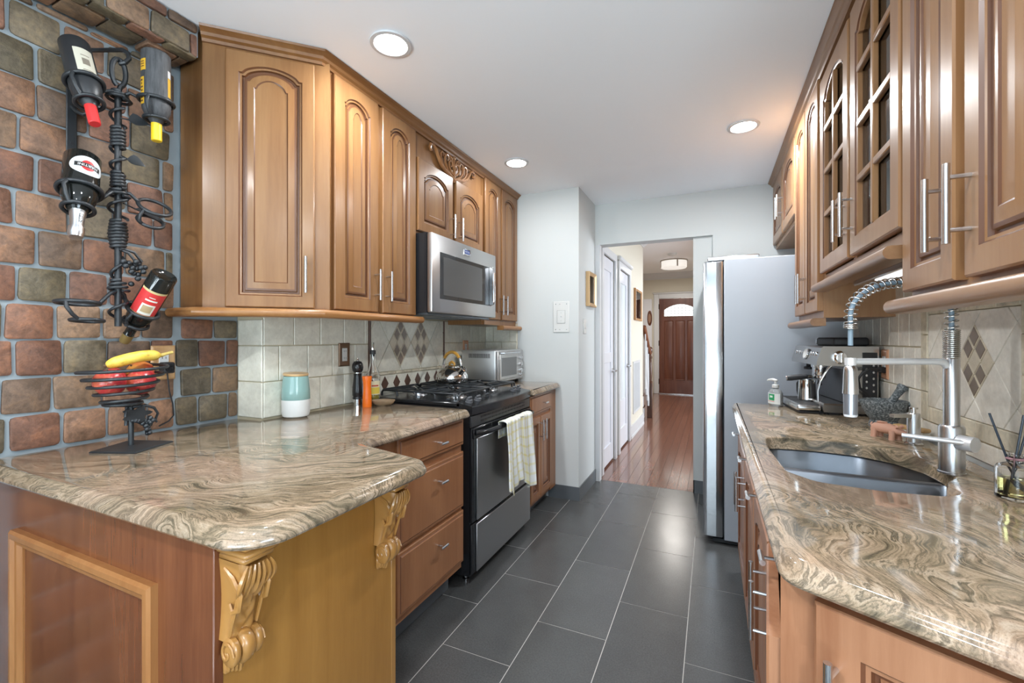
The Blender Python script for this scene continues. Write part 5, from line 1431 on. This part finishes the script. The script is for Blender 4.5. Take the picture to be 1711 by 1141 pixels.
# 4 frosted grey bottle, yellow capsule
p4 = [(0,.016),(.026,.012),(.037,.001),(.041,.006),(.041,.175),(.040,.195),(.032,.216),(.020,.232),(.0155,.240),(.0152,.2405),(.0152,.298),(.013,.300),(0,.300)]
def ex4(t, M2, M):
    a = view_ang(M)
    lm = [mat('label_amber', (.60,.34,.025), .5), mat('label_script', (.10,.04,.02), .5), mat('label_barcode', (.56,.56,.56), .5)]
    mb = MB(M2); mb.loops(wrap_label(.0415,.040,.078,a+.72,a+1.35), closed=False); mb.mi = 1
    for k in range(3): z = .048+k*.008; mb.loops(wrap_label(.0418,z,z+.003,a+.85,a+1.25), closed=False)
    mb.build('neck_label', lm, t, 60, recalc=False)
    mb = MB(M2); mb.loops(wrap_label(.0415,.100,.190,a+.88,a+1.40), closed=False); mb.mi = 1
    for k in range(7):
        z = .108+k*.0115; mb.loops(wrap_label(.0418,z,z+.0055,a+1.02+.05*math.sin(k*2),a+1.28+.06*math.cos(k*3)), closed=False)
    mb.build('front_label', lm, t, 60, recalc=False)
    mb = MB(M2); mb.loops(wrap_label(.0415,.085,.150,a-1.2,a-.85), closed=False); mb.mi = 2; mb.loops(wrap_label(.0415,.060,.0845,a-1.2,a-.85), closed=False)
    mb.build('back_label', lm, t, 60, recalc=False)
M_frost = mat('frosted_grey_bottle', (.075,.078,.083), .6)
tt = NT(M_frost); n_ = tt.noise(tt.coord((60,60,8)), 2, 4, .7); tt.col(tt.ramp(n_.outputs['Fac'], [(.3,(.026,.027,.029)),(.7,(.075,.077,.082))])); tt.bump(n_.outputs['Fac'], .3, .002)
B4, T4 = Vector((-1.735,.873,2.238)), Vector((-1.735,.875,1.938))
bottle('wine_bottle', 'frosted grey bottle with yellow capsule at the top right of the rack', B4, T4, p4, mat('yellow_capsule', (.78,.52,.02), .4), .2405, ex4, M_frost)
def on(B, T, s): return B.lerp(T, s/.300)
holder(on(B1,T1,.150), on(B1,T1,.222), T1-B1, .0455, .034, 2.05)
holder(on(B2,T2,.130), on(B2,T2,.196), T2-B2, .051, .036, 1.74)
holder(on(B3,T3,.158), on(B3,T3,.214), T3-B3, .0455, .036, 1.42)
holder(on(B4,T4,.165), on(B4,T4,.226), T4-B4, .048, .034, 2.055)
holder((-1.775,.684,1.372), (-1.765,.702,1.318), (.05,-.05,-1), .050, .038, 1.42)
holder((-1.745,.875,1.712), (-1.745,.862,1.660), (-.9,.1,-1), .046, .036, 1.74)
# flat iron strap bracket on the stones
t = thing('wall_bracket', 'flat black iron strap screwed to the stones between the two left bottles', 'bracket', (-1.9120,.720,1.87), 0)
mb = MB(); mb.box(0,.005,-.0135,.0135,.0,.30,.002); mb.build('strap', M_iron, t)
mb = MB(); mb.tube([(.005,0,.15),(.03,.002,.13),(.05,.012,.12),(.062,.03,.135),(.06,.045,.155)], [.006]*5, 8); mb.build('curl', M_iron, t)
mb = MB(); mb.cyl((.005,0,.03),(.007,0,.03),.005,10); mb.build('screw', M_blackm, t)

# ------------------------------------------------------------------ fruit stand
FC = Vector((-1.705,.788))
t = thing('fruit_stand', 'black iron fruit stand with a spiral basket, grape ornament and square foot', 'fruit bowl', (FC.x,FC.y,.914), 0)
mb = MB(); q = [(-1.72,.688),(-1.582,.742),(-1.648,.880),(-1.795,.826)]
P = [Vector((x-FC.x,y-FC.y)) for x,y in q]; mb.loops([[(p.x,p.y,z) for p in inset(P,d)] for d,z in ((0,0),(0,.003),(.003,.0055))], cap0=True, cap1=True); mb.build('foot', M_iron, t, 20)
mb = MB(); mb.tube([(0,0,.005),(0,0,.128)], .0075, 10); mb.cyl((-.002,-.013,.07),(-.001,-.011,.128),.005,8); mb.build('stem', M_iron, t)
bc = Vector((.002,-.022,0)); N = 5*36; P = []
for i in range(N+1):
    s = i/N; r = .046+.068*s**.85; P.append((bc.x+r*math.cos(2*PI*5*s+2.2), bc.y+r*math.sin(2*PI*5*s+2.2), .142+.118*s))
mb = MB(); mb.tube(P, .0052, 8); mb.tube([(bc.x+.046*math.cos(2*PI*i/30),bc.y+.046*math.sin(2*PI*i/30),.142) for i in range(30)], .0055, 8, closed=True)
mb.tube([(bc.x-.046,bc.y,.141),(0,0,.132),(bc.x+.046,bc.y,.141)], .005, 8); mb.tube([(bc.x,bc.y-.046,.141),(0,0,.132),(bc.x,bc.y+.046,.141)], .005, 8); mb.build('spiral_basket', M_iron, t, 60)
mb = MB()
for i in range(22):
    rr = random.Random(i); f = i/22; mb.ball((.020+rr.uniform(-.008,.010), .030+rr.uniform(-.016,.016)*(1-f)*1.3+.008*f, .088-.055*f+rr.uniform(-.004,.004)), .0075, 8)
for i in range(8):
    mb.ball((.018+.004*math.sin(i), -.004+i*.0075*.9, .086-.002*i), .0075, 8)
mb.build('grape_cluster', M_iron, t, 60)
mb = MB(); ring = []
for i in range(24):
    a = 2*PI*i/24; r = .034*(1+.28*math.cos(5*a)); ring.append((.026-.010*math.cos(a)**2, .008+r*math.cos(a)*1.05, .105+r*.62*math.sin(a)))
mb.loops([[(x-.003,y,z) for x,y,z in ring], ring], cap0=True, cap1=True); mb.build('leaf', M_iron, t, 60)
mb = MB(); mb.tube([(.01,.0,.128),(.02,.03,.130),(.02,.055,.118),(.015,.068,.098),(.012,.062,.078),(.014,.066,.068)], [.005,.005,.0045,.004,.004,.003], 7); mb.tube([(.012,-.012,.125),(.018,-.022,.115),(.018,-.024,.10)], .004, 6); mb.build('tendril', M_iron, t, 60)

M_apple = mat('apple_skin', (.45,.03,.04), .28); tt = NT(M_apple); nz = tt.noise(tt.coord((1,1,1)), 14, 3, .6); sp_ = tt.noise(tt.coord((1,1,1)), 160, 2, .5)
tt.col(tt.mix(tt.math('MULTIPLY', tt.ramp(sp_.outputs['Fac'], [(.62,(0,0,0)),(.70,(1,1,1))]), .45), tt.ramp(nz.outputs['Fac'], [(.32,(.26,.012,.022)),(.5,(.43,.032,.035)),(.68,(.55,.13,.06))]), (.60,.35,.22)))
M_stem = mat('fruit_stem', (.10,.06,.03), .7)
def apple(loc, r, label, rot, m=M_apple):
    t = thing('apple', label, 'fruit', loc, 0, None); Mx = Matrix.Rotation(rot[0],4,'X') @ Matrix.Rotation(rot[1],4,'Y')
    mb = MB(Mx); mb.lathe([(0,-.80*r),(.16*r,-.90*r),(.42*r,-.93*r),(.74*r,-.70*r),(.95*r,-.25*r),(1.02*r,.12*r),(.92*r,.55*r),(.64*r,.86*r),(.34*r,.92*r),(.12*r,.80*r),(0,.68*r)], 28); mb.build('flesh', m, t, 80)
    mb = MB(Mx); mb.tube([(0,0,.68*r),(.01*r,0,.9*r),(.08*r,0,1.12*r)], [.004,.003,.0035], 6); mb.build('stem', M_stem, t)
zb_ = .914+.150
apple((FC.x+.022,FC.y-.064,zb_+.062), .0405, 'dark red apple at the left in the iron fruit stand', (.3,.2))
apple((FC.x+.016,FC.y+.020,zb_+.060), .0405, 'lighter red apple at the right in the iron fruit stand', (2.6,.4))
apple((FC.x-.056,FC.y-.026,zb_+.064), .0385, 'red apple at the back of the iron fruit stand', (.2,-.3))
M_mango = mat('orange_red_fruit', (.55,.16,.03), .3); tt = NT(M_mango); nz = tt.noise(tt.coord((1,1,1)), 12, 2, .5); tt.col(tt.ramp(nz.outputs['Fac'], [(.35,(.50,.06,.035)),(.6,(.65,.28,.05))]))
t = thing('nectarine', 'orange-red fruit under the banana in the iron fruit stand', 'fruit', (FC.x-.044,FC.y+.048,zb_+.082), 0)
mb = MB(); mb.lathe([(0,-.038),(.018,-.037),(.033,-.022),(.040,0),(.034,.022),(.018,.036),(.006,.038),(0,.035)], 24, Matrix.Rotation(.8,4,'X')); mb.build('flesh', M_mango, t, 80)
mb = MB(Matrix.Rotation(.8,4,'X')); mb.cyl((0,0,.034),(0,.001,.041),.003,6); mb.build('stem', M_stem, t)
t = thing('banana', 'single ripe yellow banana lying on top of the fruit', 'fruit', (FC.x+.012,FC.y+.012,1.184), 0)
M_ban = mat('banana_skin', (.72,.50,.07), .45); tt = NT(M_ban); nz = tt.noise(tt.coord((1,1,1)), 38, 4, .6); tt.col(tt.ramp(nz.outputs['Fac'], [(.26,(.16,.08,.025)),(.36,(.55,.33,.05)),(.44,(.72,.50,.06)),(.7,(.80,.60,.12))]))
bp = []; br_ = []
for i in range(15):
    s = i/14; bp.append((-.012+.020*math.sin(s*PI), lerp(-.078,.072,s), -.006+.026*s+.012*math.sin(s*PI)))
    br_.append(.0235*min(1,.45+s*5)*min(1,.30+(1-s)*4.5))
mb = MB(); mb.tube(bp, br_, 5); mb.bm.verts.ensure_lookup_table()
o = mb.build('flesh', M_ban, t, 80); sd = o.modifiers.new('round','SUBSURF'); sd.levels = 2; sd.render_levels = 2
mb = MB(); mb.tube([bp[-1],(-.012,.090,.026),(-.013,.108,.030)], [.0065,.0050,.0058], 7); mb.build('stem', mat('banana_stem', (.50,.38,.10), .6), t)
mb = MB(); mb.ball(bp[0], .006, 8); mb.build('tip', M_stem, t)
# ------------------------------------------------------------------ right counter items
# espresso machine: local -y is its front, facing the aisle
t = thing('espresso_machine', 'stainless espresso machine with a portafilter at the far end of the right counter', 'coffee machine', (.478,2.416,.914), R(-84)); t.scale = (1.15,.76,1)
M_es = mat('espresso_steel', (.50,.49,.48), .27, 1.0)
# local frame: x from 0 (far) to .34 would run towards the camera; use negative x for far side
W_ = .345
def ex(a): return a-W_
mb = MB()
L = lambda z,i: [(ex(.0)+i,-.02+i,z),(ex(W_)-i,-.02+i,z),(ex(W_)-i,.255-i,z),(ex(.0)+i,.255-i,z)]
mb.loops([L(.012,.0),L(.045,.0),L(.052,.006)], cap0=True, cap1=True)
mb.box(ex(.0),ex(W_),.105,.255,.0505,.225,.004)
mb.build('body', M_es, t, 25)
mb = MB(); n = 6
for x0, x1 in ((ex(0),ex(W_)),):
    P0 = [(-.055,.225),(-.055,.240),(-.030,.305),(-.020,.312),(.255,.312),(.255,.205),(.10,.205),(.085,.222)]
    mb.loops([[(x0,y,z) for y,z in P0],[(x0+.001,y,z) for y,z in P0],[(x1,y,z) for y,z in P0]], cap0=True, cap1=True)
mb.build('head', M_es, t, 25)
mb = MB(); mb.box(ex(.015),ex(W_-.015),-.150,-.0205,.010,.040,.012,3); mb.mi = 1
for i in range(9): x = ex(.04+i*.033); mb.box(x,x+.012,-.130,-.03,.0398,.0415)
mb.build('drip_tray', [M_es, M_blackm], t, 25)
mb = MB(); mb.box(ex(.02),ex(W_-.02),.0985,.1048,.055,.215,.001); mb.build('splash_panel', mat('splash_dark', (.10,.10,.11), .3, .8), t)
mb = MB(); Mf = Matrix.Translation((0,-.0435,.271)) @ Matrix.Rotation(R(-21),4,'X')
mb = MB(Mf)
mb.lathe([(0,0),(.026,0),(.026,.004),(.023,.007),(0,.007)], 28, Matrix.Translation((ex(.19),0,0)) @ Matrix.Rotation(PI/2,4,'X')); mb.build('pressure_gauge', M_whitep, t)
mb = MB(Mf)
mb.lathe([(.026,.004),(.029,.004),(.029,.009),(.026,.009),(.026,.004)], 28, Matrix.Translation((ex(.19),0,0)) @ Matrix.Rotation(PI/2,4,'X')); mb.build('gauge_ring', M_chrome, t)
for x in (.045,.075,.105,.135,.245,.275,.305):
    mb = MB(Mf); mb.lathe([(0,0),(.010,0),(.010,.004),(.008,.006),(0,.006)], 16, Matrix.Translation((ex(x),0,.006)) @ Matrix.Rotation(PI/2,4,'X')); mb.build('button', M_chrome, t)
mb = MB(Matrix.Translation((ex(W_),.06,.262)) @ Matrix.Rotation(PI/2,4,'Y')); mb.lathe([(0,0),(.030,0),(.030,.006),(.024,.010),(.023,.030),(0,.031)], 24); mb.box(-.022,.022,-.005,.005,.030,.036,.002); mb.build('steam_dial', M_chrome, t)
mb = MB(Matrix.Translation((ex(.17),.035,.0))); mb.lathe([(0,.165),(.033,.165),(.036,.170),(.036,.203),(.042,.206),(.042,.224),(0,.224)], 28); mb.build('group_head', M_chrome, t)
mb = MB(); mb.lathe([(0,.145),(.020,.146),(.034,.155),(.035,.164),(0,.164)], 26, Matrix.Translation((ex(.17),.035,0))); mb.tube([(ex(.17),.0,.158),(ex(.17),-.035,.158)], .008, 8); mb.tube([(ex(.16),.035,.146),(ex(.155),.035,.130),(ex(.145),.035,.122)], .006, 8); mb.tube([(ex(.18),.035,.146),(ex(.185),.035,.130),(ex(.195),.035,.122)], .006, 8); pf = mb.build('portafilter', M_chrome, t)
mb = MB(); mb.tube([(ex(.17),-.03,.158),(ex(.17),-.06,.156),(ex(.17),-.12,.150),(ex(.17),-.150,.147)], [.009,.013,.015,.013], 12); mb.build('handle', M_blackm, pf)
mb = MB(); mb.cyl((ex(.17),-.149,.147),(ex(.17),-.156,.1465),.013,14); mb.build('end_cap', M_chrome, pf)
mb = MB(Matrix.Translation((ex(.065),.02,.0))); mb.lathe([(0,.188),(.026,.188),(.026,.200),(.012,.204),(.012,.224),(0,.224)], 20); mb.build('grinder_outlet', M_blackm, t)
mb = MB(); mb.tube([(ex(.305),.04,.224),(ex(.305),.02,.205),(ex(.310),-.02,.150),(ex(.313),-.035,.105),(ex(.315),-.035,.055)], [.007,.0065,.0055,.005,.005], 10); mb.build('steam_wand', M_chrome, t)
for x in (.03,.31):
    for y in (.01,.23): 
        mb = MB(); mb.cyl((ex(x),y,0),(ex(x),y,.014),.012,10); mb.build('foot', M_blackm, t)
mb = MB(); mb.box(ex(.02),ex(W_-.02),-.14,-.03,0,.0098,.003); mb.build('tray_base', M_blackm, t)
mb = MB(); mb.box(ex(W_)+.0004,ex(W_)+.004,.175,.245,.085,.285,.001); mb.mi = 1
for k in range(12): mb.cyl((ex(W_)+.004,.192+.034*(k%2),.10+.014*k),(ex(W_)+.0055,.192+.034*(k%2),.10+.014*k),.0055,8)
mb.build('side_panel', [M_blackm, M_nickel], t)
# milk pitcher on the tray
t2 = thing('milk_pitcher', 'polished steel milk pitcher standing on the drip tray of the espresso machine', 'pitcher', (.432,2.615,.9556), R(-84))
mb = MB(); mb.lathe([(0,.0),(.036,0),(.040,.004),(.0375,.05),(.036,.090),(.0375,.100),(.0360,.100),(.0345,.09),(.036,.05),(.038,.008),(0,.006)], 32); mb.build('body', M_kset, t2)
mb = MB(); mb.tube([(-.037,-.010,.085),(-.058,-.018,.090),(-.068,-.022,.075),(-.068,-.022,.040),(-.063,-.02,.018)], [.006,.006,.0065,.006,.005], 8); mb.build('handle', M_blackm, t2)
# black tool roll on top
t2 = thing('storage_case', 'flat black lidded box lying on top of the espresso machine', 'box', (.570,2.590,1.2262), R(-84))
mb = MB(); mb.box(-.125,.115,-.07,.07,0,.040,.012,3); mb.build('body', M_blackm, t2)
mb = MB(); mb.box(-.175,-.1255,-.05,.05,.004,.034,.004); 
for k in range(4): mb.box(-.176,-.126,-.051,.051,.008+k*.007,.010+k*.007)
mb.build('ribbed_end', mat('ribbed_grey', (.09,.09,.095), .5), t2)
mb = MB(); mb.box(-.1254,-.1252+.004,-.0705,.0705,-.0+.0005,.0405,.010); mb.build('bright_band', M_nickel, t2)

# hand-soap bottle
t = thing('soap_bottle', 'clear pump bottle of hand soap with a green and white label by the refrigerator', 'soap bottle', (.300,2.640,.914), R(-60))
mb = MB(Matrix.Diagonal((1,.72,1,1))); mb.lathe([(0,0),(.036,0),(.040,.004),(.0405,.045),(.039,.068),(.030,.083),(.016,.090),(.014,.094),(0,.094)], 32); mb.build('body', mat('clear_soap', (.82,.86,.86), .08, **{'Transmission Weight': .75, 'IOR': 1.4}), t)
mb = MB(); mb.lathe([(0,.094),(.016,.094),(.016,.108),(.013,.110),(.006,.112),(.005,.128),(0,.128)], 20); mb.tube([(0,0,.130),(-.012,-.006,.134),(-.034,-.014,.131),(-.040,-.016,.126)], [.008,.0075,.005,.004], 8); mb.ball((0,0,.131),(.011,.011,.006),10); mb.build('pump', M_whitep, t)
mb = MB(Matrix.Diagonal((1,.72,1,1))); mb.loops(wrap_label(.0412,.012,.066,R(-170),R(-10)), closed=False); mb.mi = 1; mb.loops(wrap_label(.0415,.030,.062,R(-105),R(-55)), closed=False); mb.mi = 2; mb.loops(wrap_label(.0418,.044,.054,R(-92),R(-68)), closed=False); mb.mi = 3; mb.loops(wrap_label(.0416,.024,.0265,R(-150),R(-55)), closed=False); mb.build('label', [mat('soap_label_white', (.72,.76,.76), .4), mat('soap_label_green', (.02,.33,.13), .4), mat('soap_label_pale', (.75,.85,.78), .4), mat('soap_label_red', (.65,.12,.08), .4)], t, 60, recalc=False)

# mortar and pestle
t = thing('mortar', 'grey granite mortar bowl beside the espresso machine', 'mortar', (.617,2.190,.914), 0)
M_gr = mat('grey_granite', (.12,.14,.15), .6); tt = NT(M_gr); n1 = tt.noise(tt.coord((1,1,1)), 150, 3, .7); tt.col(tt.ramp(n1.outputs['Fac'], [(.35,(.035,.045,.05)),(.5,(.11,.13,.14)),(.66,(.36,.39,.40))])); tt.bump(n1.outputs['Fac'], .4, .002)
mb = MB(); mb.lathe([(0,0),(.046,0),(.048,.006),(.046,.016),(.042,.026),(.054,.044),(.066,.066),(.073,.086),(.075,.092),(.075,.104),(.069,.106),(.060,.098),(.045,.070),(.022,.050),(0,.046)], 40); mb.ball((.070,-.018,.096),(.017,.02,.010),10); mb.ball((-.070,.018,.096),(.017,.02,.010),10); mb.build('bowl', M_gr, t, 50)
t = thing('pestle', 'grey granite pestle leaning in the mortar', 'pestle', (.614,2.186,.967), 0)
mb = MB(axis_frame((0,.0,.004),(.060,-.006,.108))); mb.lathe([(0,-.006),(.013,-.003),(.0185,.008),(.018,.022),(.0135,.045),(.012,.075),(.0145,.105),(.018,.118),(.016,.126),(0,.128)], 22); mb.build('shaft', M_gr, t, 60)

# terracotta pig
t = thing('pig_figurine', 'small terracotta pig figurine at the back rim of the sink', 'figurine', (.557,1.945,.914), R(-52))
M_terra = mat('terracotta', (.56,.30,.21), .65)
mb = MB(); S = [(-.048,.032,.010),(-.040,.033,.017),(-.020,.034,.0205),(.005,.034,.0205),(.025,.033,.018),(.038,.031,.015),(.050,.029,.011),(.060,.027,.0085),(.0645,.0265,.008)]
Ls = [[(x, r*math.cos(2*PI*j/14), z+r*math.sin(2*PI*j/14)*.9) for j in range(14)] for x,z,r in S]; mb.loops(Ls, cap0=True, cap1=True)
for x, y in ((-.034,.012),(-.034,-.012),(.026,.012),(.026,-.012)):
    mb.tube([(x,y,.030),(x+.002,y*1.25,.016),(x+.001,y*1.3,.004),(x+.001,y*1.3,.0)], [.0105,.0090,.0085,.0090], 10)
for s in (-1,1): mb.tube([(.036,s*.009,.043),(.041,s*.013,.049),(.047,s*.014,.046)], [.005,.006,.0015], 7, flat=.5)
mb.box(-.030,-.002,-.010,.010,.0505,.0565,.003)
o = mb.build('body', M_terra, t, 60)
mb = MB(); mb.tube([(-.050,0,.034),(-.057,.003,.040),(-.055,.006,.046),(-.051,.002,.046)], [.0035,.003,.0025,.0015], 6); mb.build('tail', M_terra, t)
# wooden scrub brush lying behind the pig
t = thing('scrub_brush', 'tan wooden block with pale bristles lying behind the terracotta pig', 'brush', (.640,1.985,.914), R(-58))
mb = MB(); mb.box(-.060,.050,-.016,.016,.026,.040,.005,2); mb.build('handle', wood('brush_wood', (.50,.30,.12), (.68,.45,.22), .5, 'x'), t)
mb = MB(); mb.loops([[(-.050,-.013,.0),(.044,-.013,.0),(.044,.013,.0),(-.050,.013,.0)],[(-.054,-.0145,.0255),(.046,-.0145,.0255),(.046,.0145,.0255),(-.054,.0145,.0255)]], cap0=True, cap1=True); b_ = mb.build('bristles', mat('pale_bristle', (.72,.70,.62), .9), t); b_['kind'] = 'stuff'

# reed diffuser
DX, DY = .598, 1.318
t = thing('diffuser_bottle', 'clear glass reed diffuser with yellow oil and a pink ribbon at its neck', 'diffuser', (DX,DY,.914), R(25))
def sq(r, z, n=28, p=4.0):
    out = []
    for j in range(n):
        a = 2*PI*j/n; k = (abs(math.cos(a))**p+abs(math.sin(a))**p)**(-1/p); out.append((r*k*math.cos(a), r*k*math.sin(a), z))
    return out
def rd(r, z, n=28): return [(r*math.cos(2*PI*j/n), r*math.sin(2*PI*j/n), z) for j in range(n)]
mb = MB(); mb.loops([sq(.024,.001),sq(.027,.004),sq(.027,.066),sq(.024,.074),rd(.0125,.080),rd(.0115,.084),rd(.0115,.094),rd(.0145,.095),rd(.0145,.099),rd(.009,.099),rd(.009,.082),sq(.020,.071),sq(.0235,.064),sq(.0235,.010),sq(.020,.007)], cap0=True, cap1=True); mb.build('glass', M_glass, t, 40)
mb = MB(); mb.loops([sq(.0195,.0075),sq(.0228,.0105),sq(.0228,.046)], cap0=True, cap1=True); mb.build('oil', mat('diffuser_oil', (.80,.72,.30), .03, **{'Transmission Weight': 1.0, 'IOR': 1.40}), t)
M_rib = mat('pink_ribbon', (.36,.20,.22), .6)
mb = MB(); mb.tube([(.0130*math.cos(2*PI*i/20),.0130*math.sin(2*PI*i/20),.0885) for i in range(20)], .0028, 6, closed=True)
for sg in (-.35,.30): mb.loops([[(-.012,-.006,.0915),(-.012,-.006,.0855)],[(-.020,-.014,.098),(-.020,-.014,.083)],[(-.036,-.028,.098+sg*.02),(-.036,-.028,.086+sg*.02)]], closed=False)
r_ = mb.build('ribbon', M_rib, t, 60); so = r_.modifiers.new('t','SOLIDIFY'); so.thickness = .0008
M_reed = mat('blue_black_reed', (.020,.032,.050), .4)
import itertools
def reed(a, b, label):
    mb = MB(Matrix.Translation(-Vector(a))); mb.tube([a, Vector(a).lerp(Vector(b),.5), b], .0022, 8); o = mb.build('diffuser_reed', M_reed); o.location = a
    tag(o, label, 'reed', 'reeds in the diffuser bottle')
reed((DX+.012,DY+.006,.9225), (DX-.042,DY-.0005,1.098), 'blue-black reed leaning left in the glass diffuser')
reed((DX-.012,DY-.003,.9225), (DX+.010,DY-.006,1.098), 'middle blue-black reed in the glass diffuser, leaning slightly right')
reed((DX-.010,DY+.006,.9225), (DX+.020,DY-.006,1.090), 'rightmost and darkest reed in the glass diffuser')
